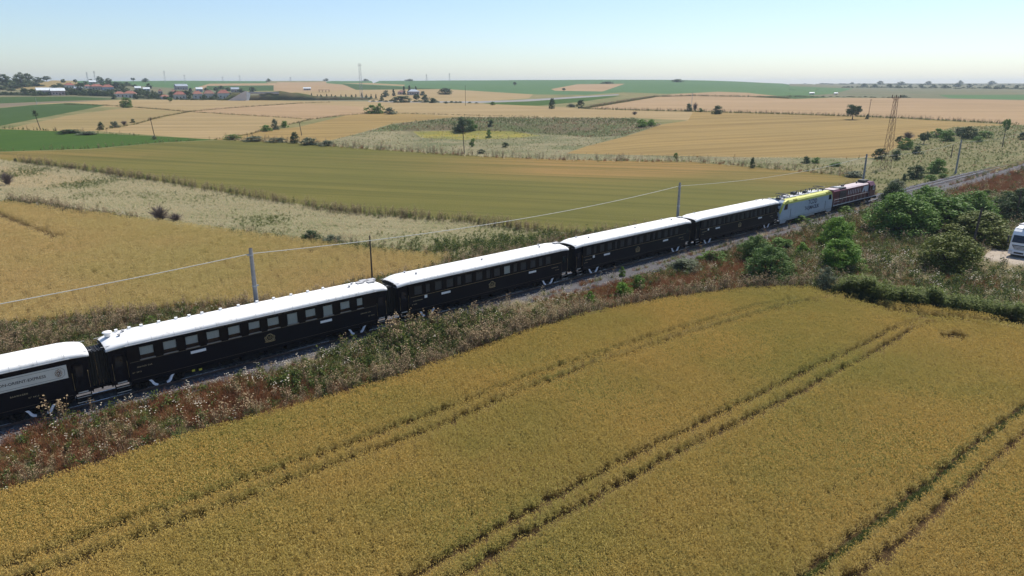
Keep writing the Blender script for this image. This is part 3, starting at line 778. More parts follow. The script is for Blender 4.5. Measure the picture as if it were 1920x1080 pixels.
def crest(body, x, z):
    cr = MB()
    n = 24
    cr.loft([[((0.27 + 0.035 * math.cos(q)) * math.cos(2 * math.pi * k / n), -0.02 + 0.02 * math.sin(q), (0.27 + 0.035 * math.cos(q)) * math.sin(2 * math.pi * k / n)) for q in (0, 1.57, 3.14, 4.71)] for k in range(n + 1)], caps=False)
    c = cr.build('crest', m_gold, body, loc=(x, -1.43, z))
    a = MB()      # entwined monogram and two supporters
    for pts in ([(-0.13, 0.12), (-0.07, -0.13), (0, 0.06), (0.07, -0.13), (0.13, 0.12)], [(-0.14, -0.02), (-0.03, -0.15), (0.06, 0.14)], [(0.14, -0.02), (0.03, -0.15)]):
        a.tube([(p[0], -0.02, p[1]) for p in pts], 0.022, 5)
    for sx in (-1, 1):
        a.tube([(sx * 0.34, -0.015, 0.12), (sx * 0.40, -0.015, 0.0), (sx * 0.36, -0.015, -0.16), (sx * 0.22, -0.015, -0.30)], [0.03, 0.055, 0.05, 0.03], 6)
    a.build('monogram', m_gold, c)
    MB().loft([[(x_, y_, -0.30 - 0.05 * math.cos(x_ * 3.2) + w_) for y_, w_ in ((-0.01, -0.035), (-0.03, -0.035), (-0.03, 0.035), (-0.01, 0.035))] for x_ in np.linspace(-0.42, 0.42, 9)]).build('ribbon', m_gold, c)

def board(t, x0, x1, z0, z1, mat=None, txt=None):
    o = MB().box(x0, x1, -1.455, -1.424, z0, z1).build('destination_board', mat or m_white, t)
    if txt:
        obj('board_text', text_mesh('board_text', txt, 0.085, m_ink, 0.001), o, ((x0 + x1) / 2, -1.4575, (z0 + z1) / 2), (math.pi / 2, 0, 0))
    return o

def plate_text(body, txt, x, z, size=0.13, mat=None, sp=1.35):
    obj('side_lettering', text_mesh('side_lettering', txt, size, mat or m_brassl, 0.004, 0.003, sp), body, (x, -1.426, z), (math.pi / 2, 0, 0))

def undergear(t, seed):
    rd = random.Random(seed)
    x = -5.6
    while x < 5.2:
        w_ = rd.uniform(0.7, 1.7)
        sy = -1
        MB().box(x, x + w_, sy * 1.25, sy * 0.6, rd.uniform(0.3, 0.48), 0.755).box(x + 0.05, x + w_ - 0.05, sy * 1.262, sy * 1.252, 0.5, 0.7).build('equipment_box', m_under, t)
        x += w_ + rd.uniform(0.25, 0.9)
    u = MB().box(-11.3, 11.3, -0.35, 0.35, 0.72, 0.97)
    for sy in (-1, 1):
        u.tube([(-6.4, sy * 1.1, 0.75), (-4.2, sy * 1.1, 0.38), (4.2, sy * 1.1, 0.38), (6.4, sy * 1.1, 0.75)], 0.035, 5)
    u.tube([(-3, 0.7, 0.52), (2.5, 0.7, 0.52)], 0.24, 10)
    u.build('underframe', m_under, t)

CI = 'COMPAGNIE  INTERNATIONALE  DES  WAGONS-LITS  ET  DES  GRANDS  EXPRESS  EUROPEENS'
vent_box = MB().box(-0.09, 0.09, -0.08, 0.08, 0, 0.17).box(-0.10, 0.10, -0.09, 0.09, 0.17, 0.20).mesh('roof_vent', m_roof)
def _lathe(prof, n=12):
    return MB().loft([[(r_ * math.cos(2 * math.pi * k / n), r_ * math.sin(2 * math.pi * k / n), z_) for r_, z_ in prof] for k in range(n + 1)], close=False, caps=False)
vent_torp = _lathe([(0.0, 0.17), (0.12, 0.17), (0.14, 0.12), (0.07, 0.09), (0.07, 0.0)]).mesh('roof_vent', m_roofg)
vent_big = _lathe([(0.0, 0.34), (0.3, 0.34), (0.33, 0.28), (0.2, 0.2), (0.2, 0.0)], 16).mesh('roof_vent', m_roof, True)
hatch = MB().box(-0.3, 0.3, -0.22, 0.22, 0, 0.12).box(-0.34, 0.34, -0.26, 0.26, 0.12, 0.15).mesh('roof_hatch', m_roofg)
def roof_z(y): return 3.74 + 0.54 * math.sqrt(max(0, 1 - (abs(y) / 1.47) ** 2.2)) ** 0.72 * 1.0 - 0.01

# second carriage: dining / service car with the blinds half drawn
C2 = 19.3
w2 = [(10.09, 11.07), (11.65, 12.61), (13.18, 14.14), (14.7, 15.7), (16.29, 17.25), (17.87, 18.83), (19.38, 20.38), (21.01, 21.96), (22.6, 23.55), (24.17, 25.1), (25.75, 26.72), (27.34, 27.97)]
w2 = [(a - C2, b - C2) for a, b in w2]
bl = [(0.68, m_blind), (0.68, m_blind), (0.70, m_blind), (0.66, m_blind), (0.7, m_blind), (0.64, m_blind), (0.72, m_blind), (1.0, m_blind), (0.7, m_blind), (1.0, m_blind), (0.72, m_blind), (0.72, m_blind)]
t2, b2 = coach_shell('service_carriage', 'dark carriage with wide windows, pale half-drawn blinds and boxy vents along its white roof', C2, w2, (2.52, 3.46), bl, CI, 'dining', '3915', 'dark vintage carriages of the train')
for x in (-8, 8): bogie(t2, x)
undergear(t2, 2)
crest(b2, 0.15, 1.86)
board(t2, 13.45 - C2, 14.55 - C2, 2.03, 2.23, m_white)
board(t2, 23.85 - C2, 24.9 - C2, 2.0, 2.2, m_white)
plate_text(b2, 'SERVICE CAR', -9.0, 1.98)
plate_text(b2, 'N° 3915', -9.55, 1.62)
plate_text(b2, 'SERVICE CAR', 8.85, 1.98)
plate_text(b2, 'N° 3915', 9.4, 1.62)
for x in (-10.05, -9.2, -8.4, -7.2, -6.0, -5.05, -4.1, -2.7, -1.3, 0.2, 1.6, 3.1, 4.6, 6.0):
    obj('roof_vent', vent_box, t2, (x, 0.62, roof_z(0.62) - 0.01))
obj('roof_vent', vent_big, t2, (-10.7, 0.15, 4.2))
for x, y in ((-10.1, -0.45), (-9.7, 0.2), (8.0, -0.35), (8.6, 0.3)):
    obj('roof_vent', vent_torp, t2, (x, y, roof_z(y) - 0.01))
for x, y in ((9.3, 0.1), (10.2, -0.2), (9.9, 0.55), (10.6, 0.35)):
    obj('roof_hatch', hatch, t2, (x, y, roof_z(y) - 0.04))
for k, (x, z) in enumerate(((-5.9, 0.55), (-5.4, 0.5))):
    MB().box(x, x + 0.22, -1.275, -1.266, z, z + 0.16).build('warning_plate', surf('yellow_plate', (0.55, 0.5, 0.05), rough=0.5), t2)

# third to fifth carriages: sleeping cars
C3 = 42.75
w3 = [(33.28, 34.23), (34.56, 35.13), (35.62, 36.51), (36.95, 37.86), (38.26, 38.83), (39.24, 40.15), (40.57, 41.51), (41.91, 42.51), (42.91, 43.81), (44.26, 45.18), (45.56, 46.16), (46.56, 47.46), (47.95, 48.83), (49.23, 49.84), (50.24, 51.11)]
w3 = [(a - C3, b - C3) for a, b in w3]
def sleeper(s, label, bl, seed, extra):
    t, b = coach_shell('sleeping_carriage', label, s, w3, (2.52, 3.40), bl, CI, 'sleeping', '3544', 'dark vintage carriages of the train')
    for x in (-8, 8): bogie(t, x)
    undergear(t, seed)
    crest(b, -0.1, 1.84)
    board(t, -6.4, -5.35, 2.0, 2.2, m_white); board(t, 5.0, 6.05, 2.0, 2.2, m_white)
    board(t, -8.35, -8.05, 2.06, 2.34, m_white)
    plate_text(b, 'SCHLAFWAGEN', -9.1, 1.98, 0.12); plate_text(b, 'N° 3544', -9.5, 1.66, 0.12)
    plate_text(b, 'SLEEPING CAR', 8.9, 1.98, 0.12); plate_text(b, 'N° 3544', 9.3, 1.66, 0.12)
    for x, y in extra: obj('roof_vent', vent_torp, t, (x, y, roof_z(y) - 0.01))
    obj('roof_hatch', hatch, t, (10.3, -0.1, roof_z(0.1) - 0.03))
    return t
dark = (0.97, m_blindd)
sleeper(C3, 'dark sleeping carriage with small dim windows, third from the left', [dark] * 9 + [(0.97, m_blind)] + [dark] * 5, 3, ((-9.2, 0.5), (-8.6, -0.55), (-0.6, -0.45), (7.6, -0.3), (8.2, 0.5)))
sleeper(66.2, 'dark sleeping carriage passing the concrete pole, second behind the electric locomotive', [dark], 4, ((-9.2, 0.5), (-8.2, -0.55), (0.4, -0.45), (7.2, 0.6), (8.1, -0.3)))
sleeper(89.65, 'dark sleeping carriage coupled directly behind the electric locomotive', [dark], 5, ((-9.0, 0.5), (7.4, 0.5), (8.6, 0.1)))

# first carriage, cut by the left edge: windowless end with the long name board
C1 = 19.3 - 23.45
t1, b1 = coach_shell('lettered_carriage', 'leftmost carriage with a long cream name board on its windowless side', C1, [(-9.4, -8.6), (-8.0, -7.2), (-6.6, -5.8), (-5.0, -4.2), (-3.4, -2.6), (-1.8, -1.0), (-0.2, 0.6), (1.4, 2.2)], (2.52, 3.40), [dark], CI, 'dining', '', 'dark vintage carriages of the train')
for x in (-8, 8): bogie(t1, x)
undergear(t1, 6)
nb = MB().box(3.15, 9.82, -1.46, -1.424, 2.42, 3.36).build('name_board', m_cream, t1)
fr = MB()
def oct_(x0, x1, z0, z1, c, w):
    P = [(x0 + c, z0), (x1 - c, z0), (x1, z0 + c), (x1, z1 - c), (x1 - c, z1), (x0 + c, z1), (x0, z1 - c), (x0, z0 + c)]
    for i in range(8):
        a, b = P[i], P[(i + 1) % 8]
        fr.bar((a[0], -1.4625, a[1]), (b[0], -1.4625, b[1]), w)
oct_(3.3, 9.66, 2.54, 3.24, 0.18, 0.012)
fr.build('board_border', m_ink, nb)
obj('board_text', text_mesh('board_text', 'VENICE SIMPLON-ORIENT-EXPRESS', 0.27, m_ink, 0.002, 0.004, 1.0), nb, (6.5, -1.462, 2.88), (math.pi / 2, 0, 0))
em = MB()
rd = random.Random(8)
for k in range(9):
    a = 2 * math.pi * k / 9
    em.tube([(9.32 + 0.06 * math.cos(a), -1.462, 2.89 + 0.08 * math.sin(a)), (9.32 + 0.17 * math.cos(a + 0.4), -1.464, 2.89 + 0.24 * math.sin(a + 0.4)), (9.32 + 0.22 * math.cos(a + 0.9), -1.462, 2.89 + 0.28 * math.sin(a + 0.9))], [0.018, 0.026, 0.014], 5)
em.tube([(9.24, -1.463, 2.93), (9.32, -1.466, 3.0), (9.4, -1.463, 2.9), (9.33, -1.466, 2.78)], 0.035, 6)
em.build('emblem', surf('painted_emblem', (0.30, 0.15, 0.08), (0.07, 0.03, 0.02), scale=9, rough=0.5), nb)
plate_text(b1, 'BARWAGEN', 7.0, 1.98, 0.14); plate_text(b1, 'N° 4413', 7.75, 1.66, 0.13)
obj('roof_vent', vent_torp, t1, (6.0, -0.2, roof_z(0.2)))

# ------------------------------------------------------------------ electric locomotive
m_lgrey = surf('loco_pale_grey', (0.40, 0.47, 0.54), (0.35, 0.42, 0.49), scale=0.7, rough=0.35, grime=(0.36, 0.40, 0.43))
m_skirt = surf('loco_skirt_grey', (0.33, 0.38, 0.42), (0.26, 0.30, 0.34), scale=1.2, rough=0.5)
m_yel = surf('loco_lime_yellow', (0.60, 0.60, 0.14), (0.54, 0.54, 0.11), scale=1.5, rough=0.4)
m_yel2 = surf('loco_olive_grille', (0.30, 0.30, 0.03), (0.22, 0.22, 0.02), scale=6, rough=0.7, stretch=(8, 1, 1))
m_lroof = surf('loco_roof_grey', (0.52, 0.53, 0.56), (0.42, 0.43, 0.46), scale=1.5, rough=0.6)
m_gear = surf('roof_gear_black', (0.03, 0.032, 0.036), (0.018, 0.02, 0.022), scale=4, rough=0.5)
m_insul = surf('brown_insulator', (0.10, 0.04, 0.03), (0.07, 0.03, 0.02), scale=4, rough=0.3)
m_blue = surf('navy_lettering', (0.02, 0.03, 0.08), (0.016, 0.024, 0.065), rough=0.5)
LS, LH = 110.5, 9.1
e = thing('electric_locomotive', 'pale grey electric locomotive with lime yellow roof edge and pantographs', 'locomotive', trk(LS, 0, RAIL), TA)
def esec(x, hw, z0, zt, k=0.35):
    return [(x, -hw, z0), (x, -hw, zt - k), (x, -hw + k * 0.35, zt - k * 0.3), (x, -hw + k, zt), (x, hw - k, zt), (x, hw - k * 0.35, zt - k * 0.3), (x, hw, zt - k), (x, hw, z0)]
prof = [(9.1, 1.30, 0.95, 1.9), (8.95, 1.40, 0.95, 2.25), (8.6, 1.45, 0.95, 3.0), (8.25, 1.48, 0.95, 3.55), (7.8, 1.49, 0.95, 3.82), (7.0, 1.49, 0.95, 3.92)]
secs = [esec(-x, hw, z0, zt) for x, hw, z0, zt in prof] + [esec(x, hw, z0, zt) for x, hw, z0, zt in prof[::-1]]
eb = MB().loft(secs).build('body', m_lgrey, e)
# skirts
for sy in (-1, 1):
    MB().prism([(-8.9, 0.95), (-8.8, 0.3), (-7.4, 0.3), (-6.9, 0.62), (6.9, 0.62), (7.4, 0.3), (8.8, 0.3), (8.9, 0.95)], 'y', *sorted((sy * 1.40, sy * 1.30))).build('skirt', m_skirt, e)
    # yellow roof edge and cab wrap
    yb = MB()
    ofs = 0.014
    def edge(x, hw, zt, k=0.35):
        return [(x, sy * (hw + ofs), zt - k - 0.30), (x, sy * (hw + ofs), zt - k), (x, sy * (hw + ofs - k * 0.33), zt - k * 0.28), (x, sy * (hw - k), zt + ofs), (x, sy * (hw - k - 0.12), zt + 0.062), (x, sy * (hw - k - 0.42), zt + 0.064)]
    yb.loft([edge(x, 1.49, 3.92) for x in (-7.6, 7.6)], close=False, caps=False)
    for sx in (-1, 1):
        # band curling down the cab corner, following the raked profile
        rowA = []
        for x, zt in ((7.0, 3.92), (7.6, 3.87), (8.0, 3.72), (8.3, 3.47), (8.6, 3.0), (8.9, 2.36), (9.0, 2.14), (9.06, 1.6), (9.07, 1.1)):
            hw = np.interp(x, [7.8, 8.25, 8.6, 8.95, 9.1], [1.49, 1.48, 1.45, 1.40, 1.30]) + 0.016
            rowA.append((x, hw, zt))
        secs_ = []
        for i, (x, hw, zt) in enumerate(rowA):
            wdt = 0.62 if i < 3 else 1.05
            dn = zt - 0.56 if i < 3 else zt - 0.22
            xi = x if i < 3 else x - wdt
            secs_.append([(sx * min(xi, x), sy * hw, dn), (sx * x, sy * hw, zt - 0.02 if i < 6 else zt), (sx * (x + 0.025), sy * (hw - 0.30), zt + 0.02 if i < 7 else zt)])
        yb.loft(secs_, close=False, caps=False)
    yo = yb.build('yellow_band', m_yel, e, smooth=False)
    for gx in (-4.8, 6.6):
        MB().prism([(sy * 1.506, 3.52), (sy * 1.512, 3.66), (sy * 1.41, 3.84), (sy * 1.30, 3.86), (sy * 1.3, 3.5)], 'x', gx - 0.62, gx + 0.62).build('roof_grille', m_yel2, yo)
    # cab side windows, doors, lettering
    for sx in (-1, 1):
        MB().prism([(sx * 7.15, 2.45), (sx * 7.15, 3.3), (sx * 7.9, 3.3), (sx * 8.25, 2.45)], 'y', *sorted((sy * 1.46, sy * 1.507))).build('cab_side_window', m_darkglass, e)
        d = MB().box(*sorted((sx * 6.1, sx * 6.75)), *sorted((sy * 1.47, sy * 1.502)), 1.05, 3.1).build('cab_door', m_lgrey, e)
        MB().box(*sorted((sx * 6.02, sx * 6.05)), *sorted((sy * 1.49, sy * 1.53)), 1.0, 2.4).build('handrail', m_gear, d)
    rz = 0 if sy < 0 else math.pi
    sgn = 1 if sy < 0 else -1
    obj('side_lettering', text_mesh('side_lettering', 'TCDD', 1.05, m_blue, 0.006, 0.022, 1.08), eb, (sgn * 1.3, sy * 1.4985, 2.76), (math.pi / 2, 0, rz))
    obj('side_lettering', text_mesh('side_lettering', 'TAŞIMACILIK', 0.86, m_blue, 0.006, 0.012, 0.98), eb, (sgn * 1.2, sy * 1.4985, 1.84), (math.pi / 2, 0, rz))
    MB().box(-8.6, 8.6, *sorted((sy * 1.491, sy * 1.50)), 1.12, 1.17).build('body_seam', m_skirt, eb)
for sx in (-1, 1):
    MB().loft([[(sx * 9.02, -1.05, 2.12), (sx * 9.02, 1.05, 2.12)], [(sx * 8.42, -1.0, 3.36), (sx * 8.42, 1.0, 3.36)]], close=False, caps=False).add([], []).build('windscreen', m_darkglass, e)
    for sy in (-1, 1):
        _l = MB().tube([(sx * 9.08, sy * 0.95, 1.35), (sx * 9.14, sy * 0.95, 1.35)], 0.17, 12).build('headlight', m_darkglass, e)
        MB().tube([(sx * 9.0, sy * 0.88, 1.06), (sx * 9.45, sy * 0.88, 1.06)], 0.1, 10).tube([(sx * 9.45, sy * 0.88, 1.06), (sx * 9.5, sy * 0.88, 1.06)], 0.24, 12).build('buffer', m_under, e)
for x in (-5.2, 5.2): bogie(e, x, guards=False, wb=2.7)
MB().box(-3.0, 3.0, -1.2, 1.2, 0.35, 0.95).build('transformer_tank', m_skirt, e)
# roof gear
rp = MB().box(-7.6, 7.6, -1.0, 1.0, 3.90, 3.97).build('roof_panel', m_lroof, e)
for x in (-4.6, -0.4, 3.2): MB().box(x - 1.3, x + 1.3, -0.85, 0.85, 3.965, 4.12).build('roof_hatch', m_lroof, rp)
def pantograph(x, dirx):
    p = MB()
    p.box(x - 0.9, x + 0.9, -0.62, -0.54, 4.28, 4.34).box(x - 0.9, x + 0.9, 0.54, 0.62, 4.28, 4.34)
    p.box(x - 0.9, x - 0.82, -0.62, 0.62, 4.28, 4.34).box(x + 0.82, x + 0.9, -0.62, 0.62, 4.28, 4.34)
    p.bar((x - 0.7 * dirx, 0, 4.36), (x + 1.0 * dirx, 0, 4.5), 0.09)
    p.bar((x + 1.0 * dirx, -0.3, 4.5), (x - 0.6 * dirx, -0.12, 4.62), 0.05).bar((x + 1.0 * dirx, 0.3, 4.5), (x - 0.6 * dirx, 0.12, 4.62), 0.05)
    for q in (-0.22, 0.22):
        p.tube([(x - 0.6 * dirx + q, -0.98, 4.52), (x - 0.6 * dirx + q, -0.7, 4.66), (x - 0.6 * dirx + q, 0.7, 4.66), (x - 0.6 * dirx + q, 0.98, 4.52)], 0.045, 5)
    for qx in (-0.86, 0.86):
        for qy in (-0.58, 0.58): p.tube([(x + qx, qy, 3.96), (x + qx, qy, 4.28)], 0.09, 8)
    return p.build('pantograph', m_gear, e)
pantograph(-6.0, 1); pantograph(5.6, -1)
for x, y in ((-3.3, -0.4), (-2.7, 0.3), (-2.1, -0.5), (-1.2, 0.2), (-0.5, -0.45), (0.5, 0.35), (1.2, -0.4), (2.1, 0.3), (2.9, -0.3), (3.6, 0.4)):
    MB().tube([(x, y, 4.12), (x, y, 4.2), (x, y, 4.55), (x, y, 4.6)], [0.05, 0.085, 0.085, 0.05], 8).build('insulator', m_gear, e)
MB().tube([(-4.6, 0.1, 4.6), (-1.2, 0.2, 4.62), (1.2, -0.1, 4.62), (4.4, 0.1, 4.6)], 0.035, 5).build('busbar', m_gear, e)
MB().box(-3.0, -2.3, -0.3, 0.4, 4.12, 4.58).build('circuit_breaker', m_gear, e)
MB().box(0.1, 0.55, -0.6, -0.2, 4.12, 4.52).build('surge_arrester', m_gear, e)
for sx in (-1, 1): MB().box(*sorted((sx * 7.3, sx * 7.75)), -0.35, 0.35, 3.97, 4.16).build('horn_box', m_gear, e)

# ------------------------------------------------------------------ diesel locomotive at the head of the train
m_red = surf('loco_dark_red', (0.115, 0.009, 0.02), (0.085, 0.007, 0.016), scale=0.8, rough=0.4, grime=(0.06, 0.02, 0.02))
m_pink = surf('sun_faded_white', (0.52, 0.44, 0.45), (0.42, 0.34, 0.36), scale=0.6, rough=0.6)
m_nose = surf('pale_red_nose', (0.42, 0.20, 0.19), (0.36, 0.15, 0.15), scale=1.2, rough=0.6)  # paler, pinker red for the sloping cab front
m_wht = surf('loco_white_paint', (0.50, 0.50, 0.53), (0.42, 0.42, 0.45), scale=1, rough=0.5, grime=(0.5, 0.45, 0.45))
DS = 129.0
dz = thing('diesel_locomotive', 'dark red diesel locomotive leading the train with pale roof', 'locomotive', trk(DS, 0, RAIL), TA)
MB().box(-9.2, 9.2, -1.42, 1.42, 0.98, 1.16).build('deck', m_under, dz)
for sy in (-1, 1):
    MB().box(-9.2, 9.2, *sorted((sy * 1.425, sy * 1.45)), 1.02, 1.17).build('white_stripe', m_wht, dz)
hood = MB().loft([[(x, -1.12, 1.165), (x, -1.12, 3.45), (x, -0.85, 3.68), (x, 0.85, 3.68), (x, 1.12, 3.45), (x, 1.12, 1.165)] for x in (-8.6, 5.9)]).build('hood', m_red, dz)
MB().loft([[(x, -1.10, 3.492), (x, -0.855, 3.70), (x, 0.855, 3.70), (x, 1.10, 3.492)] for x in (-3.6, 5.9)], close=False, caps=False).build('roof_panel', m_pink, hood)
MB().box(-8.5, -6.2, -0.9, 0.9, 3.68, 3.76).build('roof_panel', m_pink, hood)
MB().box(-6.0, -3.7, -1.0, 1.0, 3.685, 3.83).build('fan_housing', m_gear, hood)
for x in (-5.4, -4.4): MB().tube([(x, 0, 3.83), (x, 0, 3.90)], 0.42, 16).build('fan_cowl', m_lroof, hood)
cabm = MB().loft([[(x, -1.40, 1.165), (x, -1.40, 3.2), (x, -1.0, 3.82), (x, 1.0, 3.82), (x, 1.40, 3.2), (x, 1.40, 1.165)] for x in (5.9, 8.1)])
cabm.loft([[(8.1, -1.40, 1.165), (8.1, -1.40, 3.2), (8.1, -1.0, 3.82), (8.1, 1.0, 3.82), (8.1, 1.40, 3.2), (8.1, 1.40, 1.165)],
           [(8.75, -1.30, 1.165), (8.75, -1.30, 2.9), (8.6, -1.0, 3.1), (8.6, 1.0, 3.1), (8.75, 1.30, 2.9), (8.75, 1.30, 1.165)]])
cabd = cabm.build('cab', m_red, dz)
MB().loft([[(8.0, -1.02, 3.83), (8.0, 1.02, 3.83)], [(8.63, -0.98, 3.12), (8.63, 0.98, 3.12)]], close=False, caps=False).build('cab_front_panel', m_nose, cabd)
for sy in (-1, 1):
    MB().box(6.2, 7.0, *sorted((sy * 1.39, sy * 1.408)), 2.45, 3.15).build('cab_side_window', m_darkglass, cabd)
    MB().box(7.25, 8.0, *sorted((sy * 1.39, sy * 1.410)), 2.3, 3.18).build('white_panel', m_wht, cabd)
    MB().box(7.4, 7.85, *sorted((sy * 1.411, sy * 1.418)), 2.5, 3.05).build('cab_side_window', m_darkglass, cabd)
    # louvred radiator
    lv = MB()
    for k in range(9): lv.box(-6.3, -3.7, *sorted((sy * 1.121, sy * 1.16)), 1.75 + 0.175 * k, 1.87 + 0.175 * k)
    lv.build('radiator_louvre', m_gear, hood)
    # pale stencilled bars on the hood doors
    for k in range(8):
        x0 = -3.1 + 0.72 * k
        dr = MB().box(x0, x0 + 0.62, *sorted((sy * 1.121, sy * 1.145)), 1.35, 3.3).build('hood_door', m_red, hood)
        MB().box(x0 + 0.14, x0 + 0.36, *sorted((sy * 1.146, sy * 1.15)), 2.35, 3.15).build('door_marking', m_pink if k % 2 else m_wht, dr)
    MB().prism([(2.9, 2.2), (3.6, 3.3), (5.7, 3.3), (5.7, 2.2), (4.4, 2.2), (4.0, 2.75), (3.6, 2.2)], 'y', *sorted((sy * 1.147, sy * 1.152))).build('white_panel', m_wht, hood)
    hr = MB()
    for x in np.arange(-8.8, 6.0, 1.6): hr.tube([(x, sy * 1.38, 1.16), (x, sy * 1.38, 2.1)], 0.022, 5)
    hr.tube([(-8.8, sy * 1.38, 2.1), (5.7, sy * 1.38, 2.1)], 0.025, 5).tube([(-8.8, sy * 1.38, 1.65), (-6.5, sy * 1.38, 1.65)], 0.02, 5)
    hr.build('handrail', m_wht, dz)
MB().box(8.755, 8.775, -1.0, 1.0, 2.25, 2.85).build('windscreen', m_darkglass, cabd)
MB().loft([[(5.0 - a, -0.55 - b, z), (6.1 + a, -0.55 - b, z), (6.1 + a, 0.55 + b, z), (5.0 - a, 0.55 + b, z)] for a, b, z in ((0, 0, 3.69), (0, 0, 3.84), (0.12, 0.1, 3.9), (0.12, 0.1, 4.22), (0.0, 0.0, 4.26))]).build('exhaust_stack', m_gear, dz)
for x, y in ((3.6, 0.3), (-2.9, 0.2), (-2.2, 0.2), (7.9, 0.1)):
    MB().tube([(x, y, 3.69), (x, y, 3.95)], 0.13, 8).box(x - 0.1, x + 0.3, y - 0.15, y + 0.15, 3.86, 4.0).build('roof_horn', m_gear, dz)
for x in (-5.6, 5.6):
    bo = bogie(dz, x, guards=False, wb=3.4)
    for sy in (-1, 1): obj('wheel', WHEEL, bo, (0, sy * 0.76, 0.46), (0, 0, 0 if sy < 0 else math.pi))
MB().loft([[(x, -1.25, 0.97), (x, -1.35, 0.5), (x, -0.9, 0.25), (x, 0.9, 0.25), (x, 1.35, 0.5), (x, 1.25, 0.97)] for x in (-2.6, 2.6)]).build('fuel_tank', m_under, dz)
for sx in (-1, 1):
    bfm = MB().box(*sorted((sx * 9.2, sx * 9.3)), -1.4, 1.4, 0.5, 1.15)
    for sy in (-1, 1): bfm.tube([(sx * 9.3, sy * 0.88, 1.06), (sx * 9.45, sy * 0.88, 1.06)], 0.2, 10)
    bfm.build('buffer_beam', m_under, dz)
# ------------------------------------------------------------------ poles, wires, pylons
m_conc = surf('spun_concrete', (0.30, 0.29, 0.285), (0.23, 0.225, 0.22), scale=1.2, rough=0.85, bump=0.3, grime=(0.16, 0.155, 0.15))
m_oldw = surf('creosoted_wood', (0.075, 0.055, 0.042), (0.045, 0.034, 0.027), scale=2, rough=0.9, stretch=(1, 1, 0.1))
m_pylon = surf('rust_red_lattice', (0.20, 0.105, 0.07), (0.15, 0.08, 0.055), scale=1.5, rough=0.8)
m_steel = surf('galvanised_steel', (0.42, 0.43, 0.45), (0.34, 0.35, 0.37), scale=2, rough=0.5, metallic=0.4)
m_wire = surf('aluminium_cable', (0.50, 0.50, 0.46), (0.42, 0.42, 0.39), scale=2, rough=0.45)
def concrete_pole(s, l, ztop, label, r0=0.21, r1=0.15):
    p = trk(s, l); zb = float(hgt(p.x, p.y)) - 0.3
    t = thing('concrete_pole', label, 'pole', (p.x, p.y, zb), TA, 'concrete poles beside the railway')
    h = ztop - zb
    MB().tube([(0, 0, 0), (0, 0, h)], [r0 + 0.03, r1], 12).build('shaft', m_conc, t, smooth=False)
    MB().tube([(0, 0, h - 0.62), (0, 0, h - 0.5)], r1 + 0.035, 12).box(-0.32, -0.12, -0.05, 0.05, h - 0.6, h - 0.5).build('top_clamp', m_steel, t)
    MB().tube([(0, 0, h - 3.3), (0, 0, h - 3.2)], r1 + 0.065, 12).box(0.15, 0.34, -0.05, 0.05, h - 3.3, h - 3.2).build('mid_clamp', m_steel, t)
    MB().tube([(0, 0, h), (0, 0, h + 0.03)], [r1 - 0.01, r1 - 0.05], 12).build('cap', m_oldw, t)
    return trk(s, l, ztop - 0.45)
PL = -3.2
tops = [trk(-40, PL, 8.75)]
for s, lab in ((20.4, 'grey concrete pole rising behind the dining carriage'), (80.7, 'grey concrete pole rising between the two middle sleeping carriages'), (142.9, 'grey concrete pole standing behind the diesel locomotive'), (199.4, 'dark concrete pole beside the empty track at far right')):
    tops.append(concrete_pole(s, PL, 9.2, lab))
tops.append(trk(260, PL, 8.75))
def wire(a, b, sag, r, label, mat=m_wire, group='overhead wire spans'):
    mb = MB(); pts = []
    for k in range(25):
        f = k / 24
        p = a.lerp(b, f); p.z -= 4 * sag * f * (1 - f); pts.append(p)
    mb.tube(pts, r, 6)
    o = mb.build('overhead_cable', mat)
    return tag(o, label, 'cable', group)
wl = ['pale overhead cable running out of the left edge', 'pale overhead cable crossing above the train between the two near poles', 'pale overhead cable crossing above the locomotives', 'thin cable between the two farthest track poles', 'thin cable leaving the frame at far right']
for i in range(5):
    wire(tops[i], tops[i + 1], 0.9, 0.030 if i < 2 else 0.024 if i < 3 else 0.016, wl[i])

def wood_pole(base, h, label, lean=(0.0, 0.0), arm=True, mat=None, r=0.13, rz=0.5):
    t = thing('utility_pole', label, 'pole', base, rz, 'wooden poles across the fields')
    top = (lean[0], lean[1], h)
    MB().tube([(0, 0, -0.3), top], [r * 1.2, r * 0.8], 8).build('shaft', mat or m_oldw, t)
    if arm:
        MB().bar((lean[0] - 0.8, lean[1], h - 0.45), (lean[0] + 0.8, lean[1], h - 0.45), 0.1).build('crossarm', mat or m_oldw, t)
        for q in (-0.7, 0, 0.7):
            MB().tube([(lean[0] + q, lean[1], h - 0.4), (lean[0] + q, lean[1], h - 0.12 if q else h + 0.2)], 0.06, 6).build('insulator', m_insul, t)
    return t
def pole_px(px, py0, py1, label, dx=0.0, **k):
    b = G(px, py0); sc = m_per_px(b)
    return wood_pole(b, (py0 - py1) * sc / 0.985, label, lean=(dx * sc, 0), **k)
p = trk(34.9, -9.0)
wood_pole((p.x, p.y, 0), 7.3, 'thin dark pole behind the gap after the dining carriage', arm=False, r=0.09)
pole_px(76, 243, 208, 'leaning wooden pole topped by climbing ivy, far left', dx=-5)
pole_px(290, 256, 221, 'wooden pole standing in the pale field at left', dx=-3)
pole_px(566, 254, 229, 'small pole beside the hedge left of the pit', dx=-3)
pole_px(871, 290, 240, 'thin wooden pole in front of the dark tree in the pit', dx=-3)
pole_px(1627, 223, 188, 'brownish pole beside the round tree at upper right', dx=2, mat=m_pylon)
pole_px(1296, 208, 176, 'pale slim pole among the bushes at upper centre', mat=m_steel)
pole_px(873, 198, 162, 'slim pole beside the far road', arm=False)
pole_px(1822, 466, 392, 'dark pole standing in front of the olive bush at right', dx=8, arm=False, r=0.16)
